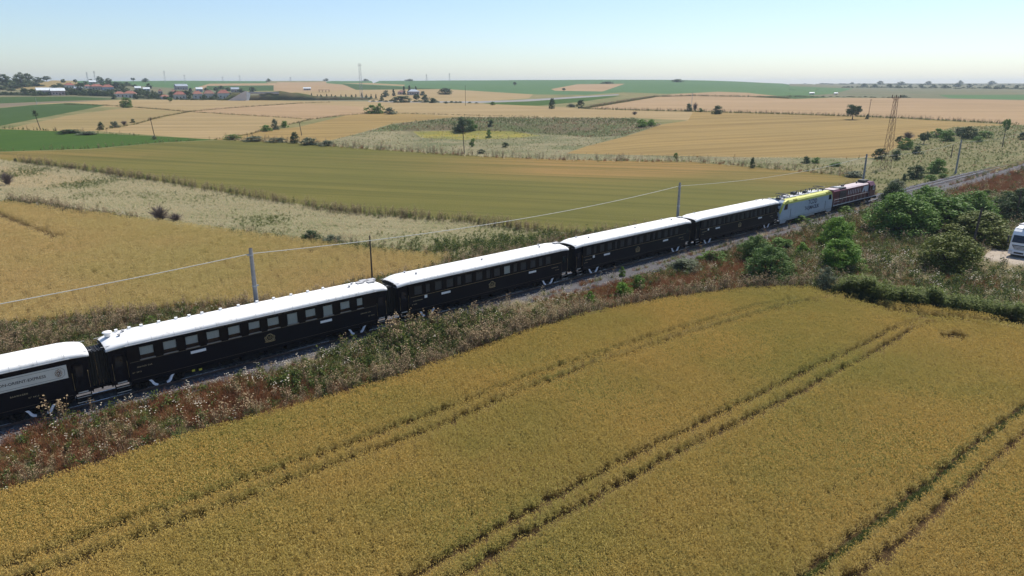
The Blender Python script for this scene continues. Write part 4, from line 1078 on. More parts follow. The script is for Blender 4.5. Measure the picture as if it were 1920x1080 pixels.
pole_px(1902, 420, 358, 'dark pole rising out of the dark bush at the right edge', dx=0, arm=False, r=0.16)
pole_px(1879, 276, 248, 'short pole in the grassland beyond the track', arm=False)
pole_px(1783, 296, 272, 'grey slim post in the grassland left of the far track pole', arm=False)
pole_px(69, 196, 184, 'pale post between the green strips at far left', arm=False, mat=m_steel)

def lattice(base, h, w0, w1, arms, label, mat, name='lattice_pylon', rz=0.4, n=9, r=0.06, group=None):
    t = thing(name, label, 'pylon', base, rz, group)
    mb = MB()
    def hw(z): return (w0 + (w1 - w0) * (z / h)) / 2
    for sx in (-1, 1):
        for sy in (-1, 1):
            MB().bar((sx * w0 / 2, sy * w0 / 2, -0.2), (sx * w1 / 2, sy * w1 / 2, h), r * 1.3).build('leg', mat, t)
    for k in range(n):
        za, zb = h * k / n, h * (k + 1) / n
        a, b = hw(za), hw(zb)
        for (x0, y0, x1, y1) in ((-1, -1, 1, -1), (1, -1, 1, 1), (1, 1, -1, 1), (-1, 1, -1, -1)):
            mb.bar((x0 * a, y0 * a, za), (x1 * b, y1 * b, zb), r * 0.7)
            mb.bar((x1 * a, y1 * a, za), (x0 * b, y0 * b, zb), r * 0.7)
            mb.bar((x0 * b, y0 * b, zb), (x1 * b, y1 * b, zb), r * 0.6)
    mb.build('bracing', mat, t)
    for (z, L) in arms:
        a = MB()
        for sy in (-1, 1):
            a.bar((-L, 0, z), (L, sy * hw(z), z - 0.0), r).bar((L, 0, z), (-L, sy * hw(z), z), r)
            a.bar((-L, 0, z), (0, sy * hw(z), z - 0.7), r * 0.7).bar((L, 0, z), (0, sy * hw(z), z - 0.7), r * 0.7)
        a.build('crossarm', mat, t)
        for q in (-L * 0.92, L * 0.92, 0.0):
            MB().tube([(q, 0, z + 0.02), (q, 0, z + 0.75)], 0.11, 6).build('insulator', m_insul, t)
    return t
b = G(1660, 316); sc = m_per_px(b)
lattice(b, 131 * sc, 13 * sc, 4.6 * sc, [(128 * sc, 8.5 * sc)], 'tall rust-red lattice pylon standing behind the locomotives', m_pylon, r=0.048, rz=0.1)
b = G(678, 186); sc = m_per_px(b)
lattice(b, 64 * sc, 5 * sc, 3 * sc, [(60 * sc, 3.5 * sc)], 'pale lattice mast rising above the skyline left of centre', m_steel, 'lattice_mast', r=0.06, n=14)
ORD = ['first', 'second', 'third', 'fourth', 'fifth', 'sixth', 'seventh', 'eighth', 'ninth', 'tenth', 'eleventh', 'twelfth', 'thirteenth', 'fourteenth', 'fifteenth', 'sixteenth', 'seventeenth', 'eighteenth']
for iq, (px, py, h) in enumerate(((165, 152, 17), (179, 152, 19), (310, 153, 20), (347, 153, 13), (418, 152, 9), (450, 152, 11), (545, 152, 8), (800, 151, 12), (843, 151, 14))):
    b = G(px, py + 1.0); sc = m_per_px(b)
    lattice(b, h * sc, 2.4 * sc, 0.8 * sc, [(h * sc * 0.82, 1.6 * sc), (h * sc * 0.94, 1.2 * sc)], 'faint grey pylon on the skyline, %s of them from the left' % ORD[iq], m_steel, 'skyline_pylon', r=0.10, n=6, group='faint pylons along the skyline')

# ------------------------------------------------------------------ trees and bushes
m_bark = surf('grey_bark', (0.10, 0.075, 0.055), (0.06, 0.045, 0.035), scale=5, rough=0.95, bump=0.6)
LM = {
 'mid': leaf_mat('leaf_mid_green', (0.070, 0.145, 0.024), (0.150, 0.25, 0.048), 0.3),
 'dark': leaf_mat('leaf_dark_green', (0.038, 0.067, 0.026), (0.072, 0.113, 0.038), 0.25),
 'bright': leaf_mat('leaf_bright_green', (0.085, 0.185, 0.020), (0.170, 0.29, 0.04), 0.32),
 'olive': leaf_mat('leaf_olive', (0.075, 0.105, 0.015), (0.150, 0.172, 0.03), 0.22),
 'grey': leaf_mat('leaf_grey_green', (0.109, 0.138, 0.080), (0.160, 0.181, 0.109), 0.3),
 'feather': leaf_mat('leaf_feathery_green', (0.075, 0.145, 0.035), (0.135, 0.21, 0.055), 0.3),
 'twig': leaf_mat('dry_twigs', (0.145, 0.109, 0.094), (0.217, 0.167, 0.145), 0.15),
 'conifer': leaf_mat('conifer_needles', (0.029, 0.052, 0.026), (0.052, 0.080, 0.038), 0.15),
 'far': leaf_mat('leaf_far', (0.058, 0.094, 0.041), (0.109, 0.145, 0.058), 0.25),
}

def crown_mesh(seed, mat, clumps, leaves, leaf, shape='bush', sq=1.0):
    """leaf faces gathered in clumps through a crown of radius .5 and height 1"""
    g = np.random.default_rng(seed)
    V = []
    cc = []
    tries = 0
    while len(cc) < clumps and tries < 9000:
        tries += 1
        u = g.normal(size=3); u /= np.linalg.norm(u)
        rad = g.uniform(0.25, 1.0) ** 0.45
        p = u * rad * np.array([0.42, 0.42, 0.46])
        if shape == 'bush':
            az_ = g.uniform(0, 6.283); zz0 = g.uniform(0.0, 1.0) ** 1.15
            lump = 0.72 + 0.5 * vnoise(np.array([2.2 * math.cos(az_) + 9 + seed]), np.array([2.2 * math.sin(az_) + 2 * zz0 + 7]), seed)[0]
            rr = 0.43 * max(0.05, 1 - zz0 ** 2.4) ** 0.5 * lump * g.uniform(0.0, 1.0) ** 0.5
            topz = 0.86 * (0.75 + 0.4 * vnoise(np.array([3 * math.cos(az_) * rr * 4 + 3 + seed]), np.array([3 * math.sin(az_) * rr * 4 + 5]), seed + 9)[0])
            p = np.array([rr * math.cos(az_), rr * math.sin(az_), 0.04 + zz0 * topz])
        elif shape == 'tree':
            p[2] = p[2] * 0.72 + 0.62
            lump = 0.75 + 0.5 * vnoise(np.array([3 * u[0] + 9 + seed]), np.array([3 * u[1] + 2 * u[2] + 7]), seed)[0]
            p[:2] *= lump
        elif shape == 'cone':
            z = g.uniform(0.05, 1.0) ** 1.2
            a = g.uniform(0, 6.283)
            rr = 0.44 * (1 - z) ** 0.8 * g.uniform(0.4, 1)
            p = np.array([rr * math.cos(a), rr * math.sin(a), z * 0.95 + 0.02])
        elif shape == 'column':
            z = g.uniform(0.05, 0.97); a = g.uniform(0, 6.283)
            rr = 0.4 * math.sin(math.pi * min(z * 0.9 + 0.1, 1)) ** 0.5 * g.uniform(0.5, 1)
            p = np.array([rr * math.cos(a), rr * math.sin(a), z])
        cc.append(p)
    F = []
    cr = (0.14 if shape in ('bush', 'tree') else 0.11) * (60 / max(clumps, 20)) ** 0.25
    for c in cc:
        k = max(4, int(leaves * g.uniform(0.6, 1.4)))
        d = g.normal(size=(k, 3)); d /= np.linalg.norm(d, axis=1)[:, None]
        P = c + d * (g.uniform(0.2, 1, (k, 1)) ** 0.5) * cr * g.uniform(0.7, 1.25) * np.array([1, 1, 0.8])
        P[:, 2] = np.maximum(P[:, 2], 0.005)
        n = d + g.normal(size=(k, 3)) * 0.6 + np.array([0, 0, 0.35])
        n /= np.linalg.norm(n, axis=1)[:, None]
        a = np.cross(n, g.normal(size=(k, 3))); a /= np.linalg.norm(a, axis=1)[:, None]
        b = np.cross(n, a)
        s = leaf * g.uniform(0.6, 1.4, (k, 1))
        q = np.stack([P - a * s, P - b * s * 0.55, P + a * s, P + b * s * 0.55], 1)
        V.append(q.reshape(-1, 3))
    V = np.concatenate(V)
    n = len(V) // 4
    me = bpy.data.meshes.new('foliage')
    me.from_pydata(V.tolist(), [], np.arange(n * 4).reshape(n, 4).tolist())
    me.materials.append(mat)
    return me

def twig_mesh(seed, mat, n=110):
    rd = random.Random(seed); mb = MB()
    for k in range(n):
        a = rd.uniform(0, 6.283); t = rd.uniform(0.2, 1.0)
        r0 = rd.uniform(0, 0.08)
        x, y = math.cos(a) * 0.45 * t, math.sin(a) * 0.45 * t
        z = rd.uniform(0.35, 1.0) * (1.15 - 0.5 * t)
        m = (x * 0.45, y * 0.45, z * 0.6)
        mb.tube([(math.cos(a) * r0, math.sin(a) * r0, 0), m, (x, y, z)], [0.014, 0.010, 0.005], 3, caps=False)
        for q in range(2):
            mb.tube([m, (x * 0.8 + rd.uniform(-0.15, 0.15), y * 0.8 + rd.uniform(-0.15, 0.15), z * rd.uniform(0.7, 1.05))], [0.008, 0.004], 3, caps=False)
    return mb.mesh('twigs', mat)

def trunk_mesh(seed, shape):
    rd = random.Random(seed); mb = MB()
    if shape in ('tree', 'cone', 'column'):
        top = 0.55 if shape == 'tree' else 0.9
        mb.tube([(0, 0, -0.03), (0.01, 0, 0.2), (0.0, 0.012, 0.4), (0.01, 0, top)], [0.045, 0.035, 0.028, 0.012], 7)
        if shape == 'tree':
            for k in range(5):
                a = rd.uniform(0, 6.283)
                mb.tube([(0, 0, 0.3 + 0.04 * k), (0.12 * math.cos(a), 0.12 * math.sin(a), 0.45 + 0.04 * k), (0.27 * math.cos(a), 0.27 * math.sin(a), 0.6 + 0.04 * k)], [0.022, 0.015, 0.006], 5)
    else:
        for k in range(7):
            a = rd.uniform(0, 6.283); t = rd.uniform(0.15, 0.32)
            mb.tube([(0.04 * math.cos(a), 0.04 * math.sin(a), -0.03), (t * 0.5 * math.cos(a), t * 0.5 * math.sin(a), 0.3), (t * math.cos(a), t * math.sin(a), 0.62)], [0.022, 0.014, 0.005], 5)
    return mb.mesh('trunk', m_bark)

CROWNS = {}
def crown(kind, shape, size, var):
    key = (kind, shape, size, var)
    if key not in CROWNS:
        sd = (hash((shape, size)) % 1000) + var * 17 + len(CROWNS) * 3
        sd = len(CROWNS) * 31 + 5
        if shape == 'twig': CROWNS[key] = twig_mesh(sd, LM['twig'])
        else:
            c, l, s = {'L': (150, 80, 0.019), 'M': (75, 42, 0.032), 'S': (40, 22, 0.055)}[size]
            CROWNS[key] = crown_mesh(sd, LM[kind], c, l, s, shape)
    return CROWNS[key]
TRUNKS = {s: [trunk_mesh(k, s) for k in range(2)] for s in ('tree', 'bush', 'cone', 'column')}

def plant(px, py, wpx, hpx, kind, shape, label, size='S', group=None, cat=None, var=None, base=None):
    b = Vector(base) if base is not None else G(px, py)
    sc = m_per_px(b)
    w, h = wpx * sc, hpx * sc / 0.97
    t = thing({'tree': 'tree', 'bush': 'bush', 'twig': 'dry_bush', 'cone': 'conifer', 'column': 'cypress'}[shape], label, cat or {'tree': 'tree', 'bush': 'bush', 'twig': 'bush', 'cone': 'conifer', 'column': 'cypress'}[shape], b, random.uniform(0, 6.28), group)
    v = random.randrange(3) if var is None else var
    c = obj('twigs' if shape == 'twig' else 'crown', crown(kind, shape, size, v), t)
    c.scale = (w * 1.06, w * 1.06, h)
    if shape != 'twig':
        k = obj('trunk' if shape != 'bush' else 'stems', random.choice(TRUNKS[shape]), t)
        k.scale = (w if shape == 'bush' else max(w * 0.8, h * 0.5), w if shape == 'bush' else max(w * 0.8, h * 0.5), h)
    return t

PLANTS = [
 # right foreground thicket
 (1682, 440, 132, 80, 'mid', 'bush', 'big leafy thicket tree at the left of the dense clump by the track', 'L'),
 (1752, 432, 156, 74, 'mid', 'bush', 'big leafy thicket tree in the middle of the dense clump', 'L'),
 (1815, 416, 110, 58, 'mid', 'bush', 'leafy thicket tree at the right end of the dense clump', 'L'),
 (1668, 396, 52, 52, 'dark', 'bush', 'dark bush poking up against the rails', 'L'),
 (1735, 398, 70, 50, 'mid', 'bush', 'leafy bush behind the dense clump beside the rails', 'M'),
 (1832, 454, 136, 58, 'olive', 'bush', 'wide olive-topped bush behind the dark pole', 'L'),
 (1778, 508, 122, 72, 'olive', 'bush', 'rounded olive bush standing alone in the white-flowered weeds', 'L'),
 (1900, 416, 84, 62, 'dark', 'bush', 'dark bush at the right edge above the lorry', 'L'),
 (1566, 464, 74, 60, 'bright', 'bush', 'bright green upper half of the double bush right of the red grass', 'L'),
 (1572, 506, 92, 62, 'bright', 'bush', 'bright green lower bush right of the red grass', 'L'),
 (1438, 524, 92, 70, 'feather', 'bush', 'feathery light green bush below the last sleeping carriage', 'L'),
 (1412, 490, 62, 52, 'feather', 'bush', 'feathery light green bush close to the ballast', 'L'),
 (1462, 470, 60, 26, 'mid', 'bush', 'low green bush under the electric locomotive', 'M'),
 (1505, 480, 36, 26, 'bright', 'bush', 'small bright bush left of the double bush', 'M'),
 (1545, 546, 42, 46, 'grey', 'bush', 'blue-grey bush at the corner of the wheat field', 'M'),
 (1168, 558, 38, 32, 'bright', 'bush', 'small bright green bush in the verge below the middle carriages', 'M'),
 (1196, 545, 30, 30, 'mid', 'bush', 'small bush right beside the bright one in the verge', 'M'),
 (1105, 570, 26, 26, 'bright', 'bush', 'pale green small bush left of the bright verge bush', 'M'),
 (1280, 505, 70, 22, 'grey', 'bush', 'low grey-green bush on the ballast shoulder', 'M'),
 (1335, 490, 60, 22, 'mid', 'bush', 'low green bush on the ballast shoulder near the feathery bushes', 'M'),
 (1166, 518, 14, 18, 'mid', 'bush', 'tiny green bush on the ballast', 'S'),
 (1500, 418, 40, 14, 'mid', 'bush', 'low green bush beside the track under the electric locomotive', 'S'),
 (1585, 398, 34, 12, 'mid', 'bush', 'low green bush beside the track under the diesel locomotive', 'S'),
 (1688, 376, 20, 26, 'mid', 'bush', 'small bush in front of the empty rails', 'S'),
 (1890, 380, 40, 24, 'olive', 'bush', 'small olive bush on the embankment at the right edge', 'M'),
 (1850, 372, 34, 18, 'olive', 'bush', 'yellowish bush on the embankment slope', 'M'),
 (1720, 440, 80, 62, 'mid', 'bush', 'low leafy bush filling the front of the dense clump', 'L'),
 (1790, 436, 70, 48, 'dark', 'bush', 'dark bush between the dense clump and the olive bush', 'L'),
 (1845, 420, 50, 40, 'mid', 'bush', 'green bush at the far right of the dense clump', 'M'),
 # beyond the track at right
 (1716, 336, 36, 28, 'dark', 'bush', 'dark round bush beyond the rails, left of a paler one', 'M'),
 (1755, 325, 38, 28, 'mid', 'bush', 'green round bush beyond the rails', 'M'),
 (1680, 352, 32, 16, 'grey', 'bush', 'grey-green low bush just right of the diesel locomotive', 'M'),
 (1693, 347, 12, 20, 'dark', 'bush', 'narrow dark bush right of the diesel locomotive', 'S'),
 (1745, 338, 22, 12, 'mid', 'bush', 'small low bush beside the rails under the round ones', 'S'),
 (1768, 334, 18, 10, 'mid', 'bush', 'tiny low bush under the green round bush', 'S'),
 (1648, 298, 24, 22, 'dark', 'bush', 'dark bush at the left foot of the red pylon', 'S'),
 (1679, 300, 20, 20, 'dark', 'bush', 'dark bush at the right foot of the red pylon', 'S'),
 (1697, 280, 28, 22, 'mid', 'bush', 'round green bush right of the red pylon', 'M'),
 (1721, 289, 20, 16, 'dark', 'bush', 'small dark bush right of the round green bush', 'S'),
 (1732, 270, 22, 22, 'dark', 'tree', 'dark small tree among the bushes right of the pylon', 'S'),
 (1685, 268, 14, 14, 'dark', 'bush', 'little dark bush on the field edge by the pylon', 'S'),
 (1702, 262, 26, 16, 'twig', 'twig', 'grey leafless bush on the field edge right of the pylon', 'S'),
 (1758, 258, 28, 16, 'mid', 'bush', 'green bush on the field edge, left of the dark pair', 'S'),
 (1775, 264, 30, 20, 'mid', 'bush', 'green bush on the field edge in the middle of the row', 'M'),
 (1797, 254, 26, 16, 'grey', 'bush', 'greyish bush in the row on the field edge', 'S'),
 (1815, 260, 34, 24, 'dark', 'bush', 'dark bush at the right of the field-edge row', 'M'),
 (1845, 258, 30, 14, 'mid', 'bush', 'low green bush right of the field-edge row', 'S'),
 (1834, 266, 20, 12, 'mid', 'bush', 'small low bush below the field-edge row', 'S'),
 (1884, 251, 14, 27, 'mid', 'tree', 'slim little tree at the far right field edge', 'S'),
 (1916, 262, 14, 16, 'dark', 'bush', 'dark bush cut by the right edge beyond the track', 'S'),
 (1510, 306, 18, 13, 'dark', 'bush', 'dark small bush in the rough strip, left of its twin', 'S'),
 (1530, 306, 18, 12, 'mid', 'bush', 'green small bush in the rough strip, right of its twin', 'S'),
 (1567, 312, 26, 9, 'mid', 'bush', 'low green patch of bush in the rough strip', 'S'),
 (1600, 332, 40, 12, 'grey', 'bush', 'low grey-green bush at the corner of the olive field', 'S'),
 (1410, 315, 11, 19, 'dark', 'bush', 'upright dark bush at the edge of the olive field', 'S'),
 (1267, 298, 9, 13, 'mid', 'bush', 'little round bush at the top edge of the ochre patch', 'S'),
 # centre
 (868, 247, 36, 28, 'dark', 'bush', 'dark round tree in the old pit', 'M'),
 (884, 244, 22, 22, 'mid', 'bush', 'green bush right behind the dark pit tree', 'S'),
 (917, 259, 13, 15, 'mid', 'bush', 'small bush right of the pit tree', 'S'),
 (886, 275, 12, 17, 'mid', 'bush', 'small upright bush in the pit floor', 'S'),
 (948, 276, 16, 10, 'dark', 'bush', 'dark low bush in the pit floor', 'S'),
 (902, 288, 18, 8, 'grey', 'bush', 'low grey-green bush at the front of the pit', 'S'),
 (920, 236, 14, 12, 'dark', 'bush', 'dark bush on the pit bank', 'S'),
 (1203, 238, 24, 14, 'bright', 'bush', 'bright green bush at the right end of the pit, left one', 'S'),
 (1220, 236, 22, 12, 'bright', 'bush', 'bright green bush at the right end of the pit, right one', 'S'),
 (1190, 215, 13, 7, 'twig', 'twig', 'low grey bush alone in the tan field', 'S'),
 (1343, 214, 22, 16, 'dark', 'bush', 'dark round bush on the field boundary at upper right', 'S'),
 (1290, 209, 15, 15, 'dark', 'bush', 'dark bush on the field boundary beside a grey one', 'S'),
 (1303, 208, 12, 18, 'twig', 'twig', 'grey leafless bush on the field boundary', 'S'),
 (1314, 210, 10, 8, 'mid', 'bush', 'tiny green bush on the field boundary', 'S'),
 (1598, 224, 30, 27, 'dark', 'tree', 'round dark tree alone on the field boundary at upper right', 'M'),
 (1626, 223, 8, 9, 'dark', 'bush', 'tiny bush at the foot of the brownish pole', 'S'),
 (1035, 204, 15, 18, 'dark', 'bush', 'dark bush by the far green strip, left of two', 'S'),
 (1088, 203, 15, 17, 'dark', 'bush', 'dark bush by the far green strip, right of two', 'S'),
 (1072, 201, 20, 7, 'grey', 'bush', 'low grey-green bush between the two dark bushes', 'S'),
 (924, 197, 11, 7, 'mid', 'bush', 'tiny bush at the left of the far green strip', 'S'),
 (698, 213, 30, 15, 'mid', 'bush', 'wide left bush of the clump between the tan fields', 'S'),
 (712, 213, 18, 18, 'mid', 'bush', 'tall middle bush of the clump between the tan fields', 'S'),
 (732, 214, 24, 13, 'grey', 'bush', 'grey right bush of the clump between the tan fields', 'S'),
 # left
 (237, 202, 23, 20, 'mid', 'bush', 'lone rounded bush on the field boundary at left', 'M'),
 (190, 243, 15, 14, 'dark', 'bush', 'dark bush at the foot of the slanting hedge', 'S'),
 (215, 239, 18, 12, 'grey', 'bush', 'grey-green bush in the middle of the slanting hedge', 'S'),
 (233, 234, 14, 9, 'twig', 'twig', 'thin bush near the top of the slanting hedge', 'S'),
 (248, 230, 10, 7, 'dark', 'bush', 'little bush at the top of the slanting hedge', 'S'),
 (500, 246, 22, 13, 'mid', 'bush', 'left bush of the small hedge in the pale field', 'S'),
 (516, 243, 16, 18, 'grey', 'bush', 'tall middle bush of the small hedge in the pale field', 'S'),
 (534, 239, 14, 14, 'mid', 'bush', 'right bush of the small hedge in the pale field', 'S'),
 (436, 261, 34, 10, 'mid', 'bush', 'long low bush at the tip of the bright green field', 'S'),
 (480, 264, 50, 8, 'grey', 'bush', 'long low hedge bush above the olive field', 'S'),
 (520, 266, 40, 8, 'grey', 'bush', 'low hedge bush left of the dark one above the olive field', 'S'),
 (553, 268, 20, 19, 'dark', 'bush', 'dark upright bush in the hedge above the olive field', 'S'),
 (580, 271, 38, 12, 'grey', 'bush', 'pale grey-green bush right of the dark hedge bush', 'S'),
 (612, 273, 34, 10, 'grey', 'bush', 'low grey-green bush at the right end of the hedge', 'S'),
 (125, 250, 50, 7, 'dark', 'bush', 'long low dark bush at the back of the bright green field', 'S'),
 (165, 252, 40, 6, 'grey', 'bush', 'long low grey bush at the back of the bright green field', 'S'),
 (290, 261, 12, 6, 'grey', 'bush', 'tiny bush at the foot of the pole in the pale field', 'S'),
 (300, 414, 44, 32, 'twig', 'twig', 'grey-brown leafless bush in the bleached grass strip', 'M'),
 (330, 414, 34, 16, 'twig', 'twig', 'low leafless bush right of the taller one in the bleached grass', 'M'),
 (15, 347, 30, 26, 'twig', 'twig', 'leafless bush by the stubble at the left edge', 'M'),
 (585, 452, 40, 22, 'dark', 'bush', 'dark weedy bush at the edge of the ripe wheat beyond the train', 'M'),
 (625, 458, 46, 18, 'grey', 'bush', 'grey-green weedy bush beside the dark one beyond the train', 'M'),
 (433, 360, 8, 8, 'mid', 'bush', 'tiny green bush on the lower edge of the olive field', 'S'),
 (282, 606, 24, 14, 'bright', 'bush', 'small bright bush just behind the dining carriage roof', 'M'),
 (28, 303, 8, 6, 'dark', 'bush', 'tiny dark bush at the left tip of the olive field', 'S'),
 (319, 192, 10, 9, 'mid', 'tree', 'small tree alone in the tan field below the village', 'S'),
 (70, 216, 10, 10, 'dark', 'bush', None, 'S'),
 # skyline and hill
 (10, 162, 34, 22, 'far', 'bush', 'big dark tree clump at the left end of the hilltop', 'S'),
 (38, 160, 30, 24, 'far', 'bush', 'tall tree clump on the hilltop at far left', 'S'),
 (53, 156, 16, 18, 'far', 'tree', 'hilltop tree left of the small cottage', 'S'),
 (72, 155, 20, 10, 'far', 'bush', 'low tree beside the hilltop cottage', 'S'),
 (88, 153, 16, 10, 'far', 'tree', 'hilltop tree right of the cottage', 'S'),
 (100, 150, 10, 8, 'far', 'tree', 'small round tree alone on the hill crest', 'S'),
 (118, 155, 11, 7, 'far', 'bush', 'small dark bush on the brown hill slope', 'S'),
 (142, 157, 8, 8, 'far', 'tree', 'small tree where the brown slope meets green', 'S'),
 (170, 154, 10, 6, 'far', 'bush', 'low bush on the crest above the village', 'S'),
 (188, 155, 18, 12, 'far', 'bush', 'dark tree clump on the crest above the village', 'S'),
 (203, 156, 14, 9, 'far', 'bush', 'paler tree at the right of the crest clump', 'S'),
 (250, 153, 7, 7, 'far', 'tree', 'tiny tree alone on the crest', 'S'),
 (273, 154, 15, 7, 'far', 'bush', 'flat dark bush on the crest left of the pylons', 'S'),
 (504, 153, 10, 6, 'far', 'bush', 'dark small bush on the skyline above the overpass', 'S'),
 (612, 152, 12, 5, 'far', 'bush', 'tiny bush on the skyline left of the mast', 'S'),
 (686, 152, 12, 4, 'far', 'bush', 'tiny bush on the skyline right of the mast', 'S'),
 (768, 152, 18, 4, 'far', 'bush', 'low dark bush line on the green skyline', 'S'),
 (965, 161, 7, 7, 'far', 'tree', 'tiny tree on the green hillside', 'S'),
 (1057, 171, 7, 6, 'far', 'tree', 'tiny tree on the pinkish hillside patch', 'S'),
 (1138, 157, 26, 4, 'far', 'bush', 'low dark scrub on the crest above the pinkish patch', 'S'),
 (1270, 154, 26, 6, 'far', 'bush', 'little spiky trees on the skyline right of centre', 'S'),
 (1510, 155, 8, 4, 'far', 'bush', 'tiny bush on the right skyline, left one', 'S'),
 (1598, 158, 8, 4, 'far', 'bush', 'tiny bush on the right skyline, right one', 'S'),
 (1650, 160, 11, 8, 'far', 'tree', 'distant round tree on the right skyline', 'S'),
 (1694, 183, 14, 5, 'far', 'bush', 'dark bush at the far edge of the pinkish field', 'S'),
]
for i, q in enumerate(PLANTS):
    if q[6] is None: continue
    plant(*q[:6], q[6], q[7], 'scattered trees and bushes')
# hazy distant rows below the right skyline: trees one can barely tell apart
for iq, (px, py) in enumerate(sorted(((1620, 163), (1640, 164), (1668, 164), (1684, 165), (1706, 164), (1727, 165), (1750, 164), (1772, 165), (1795, 163), (1818, 164), (1850, 166), (1870, 167), (1880, 165), (1905, 166), (1690, 160), (1740, 159), (1800, 158), (1860, 158)))):
    plant(px, py, random.uniform(9, 16), random.uniform(4.5, 7.5), 'far', 'bush', 'small hazy tree below the right skyline, %s from the left' % ORD[iq], 'S', 'hazy trees below the right skyline')
# ivy on top of the leaning pole
bb_ = G(76, 243); sc = m_per_px(bb_)
iv = obj('ivy', crown('dark', 'bush', 'S', 1)); iv.scale = (11 * sc, 11 * sc, 9 * sc); iv.location = bb_ + Vector((-4 * sc, -0.2, 25 * sc))
tag(iv, 'clump of ivy crowning the leaning pole at far left', 'ivy')

# ------------------------------------------------------------------ village
m_tile = [surf('red_roof_tiles_%d' % k, c, tuple(x * 0.75 for x in c), scale=0.5, rough=0.9, bump=0.3) for k, c in enumerate(((0.27, 0.10, 0.075), (0.31, 0.13, 0.095), (0.25, 0.125, 0.095)))]
m_wallh = [surf('house_wall_%d' % k, c, tuple(x * 0.85 for x in c), scale=0.3, rough=0.95) for k, c in enumerate(((0.55, 0.50, 0.44), (0.62, 0.58, 0.52), (0.42, 0.38, 0.36), (0.50, 0.38, 0.34), (0.40, 0.45, 0.52)))]
m_tin = surf('pale_tin_roof', (0.62, 0.66, 0.68), (0.5, 0.54, 0.57), scale=0.4, rough=0.5)
m_tin2 = surf('blue_grey_tin_roof', (0.30, 0.35, 0.40), (0.24, 0.28, 0.33), scale=0.4, rough=0.5)
m_win = surf('house_window', (0.05, 0.06, 0.07), (0.03, 0.04, 0.05), rough=0.2)
m_doorw = surf('brown_door', (0.12, 0.07, 0.04), None, rough=0.7)
def house(px, py, wpx, hpx, label, wall=0, roof='t0', hip=True, rz=0.15, depth=0.75, name='house', floors=1, chim=True):
    b = G(px, py); sc = m_per_px(b)
    w, h = wpx * sc, hpx * sc
    d = w * depth
    t = thing(name, label, 'house', b, rz - math.atan2(b.x, b.y), 'village buildings')
    hw_ = h * 0.62
    MB().box(-w / 2 * 0.92, w / 2 * 0.92, -d / 2 * 0.92, d / 2 * 0.92, -1.0, hw_).build('wall', m_wallh[wall], t)
    rm = m_tin if roof == 'tin' else m_tin2 if roof == 'tin2' else m_tile[int(roof[1])]
    hx = w / 2 - (d / 2 if hip else 0) * 0.8
    z = hw_ + 0.01
    e = MB().add([(-w / 2, -d / 2, z), (w / 2, -d / 2, z), (w / 2, d / 2, z), (-w / 2, d / 2, z), (-hx, 0, h), (hx, 0, h)], [(0, 1, 5, 4), (2, 3, 4, 5), (1, 2, 5), (3, 0, 4), (3, 2, 1, 0)])
    ro = e.build('roof', rm, t)
    MB().bar((-hx, 0, h), (hx, 0, h), 0.25).build('ridge', rm, ro)
    if chim: MB().box(w * 0.12, w * 0.12 + 0.7, 0.1, 0.8, h * 0.8, h * 1.12).build('chimney', m_wallh[1], ro)
    n = max(2, int(w / 3.2))
    for fl in range(floors):
        zz_ = hw_ * (fl + 0.28) / floors
        for k in range(n):
            x = -w * 0.40 + w * 0.80 * (k + 0.5) / n
            if fl == 0 and k == n // 2:
                MB().box(x - 0.5, x + 0.5, -d / 2 * 0.92 - 0.06, -d / 2 * 0.92 + 0.02, 0, min(2.1, hw_ * 0.8)).build('door', m_doorw, t)
                continue
            wo = MB().box(x - 0.55, x + 0.55, -d / 2 * 0.92 - 0.05, -d / 2 * 0.92 + 0.02, zz_, zz_ + min(1.3, hw_ / floors * 0.5)).build('window', m_win, t)
            MB().box(x - 0.65, x + 0.65, -d / 2 * 0.92 - 0.12, -d / 2 * 0.92 + 0.0, zz_ - 0.12, zz_ - 0.003).build('sill', m_wallh[1], wo)
    return t
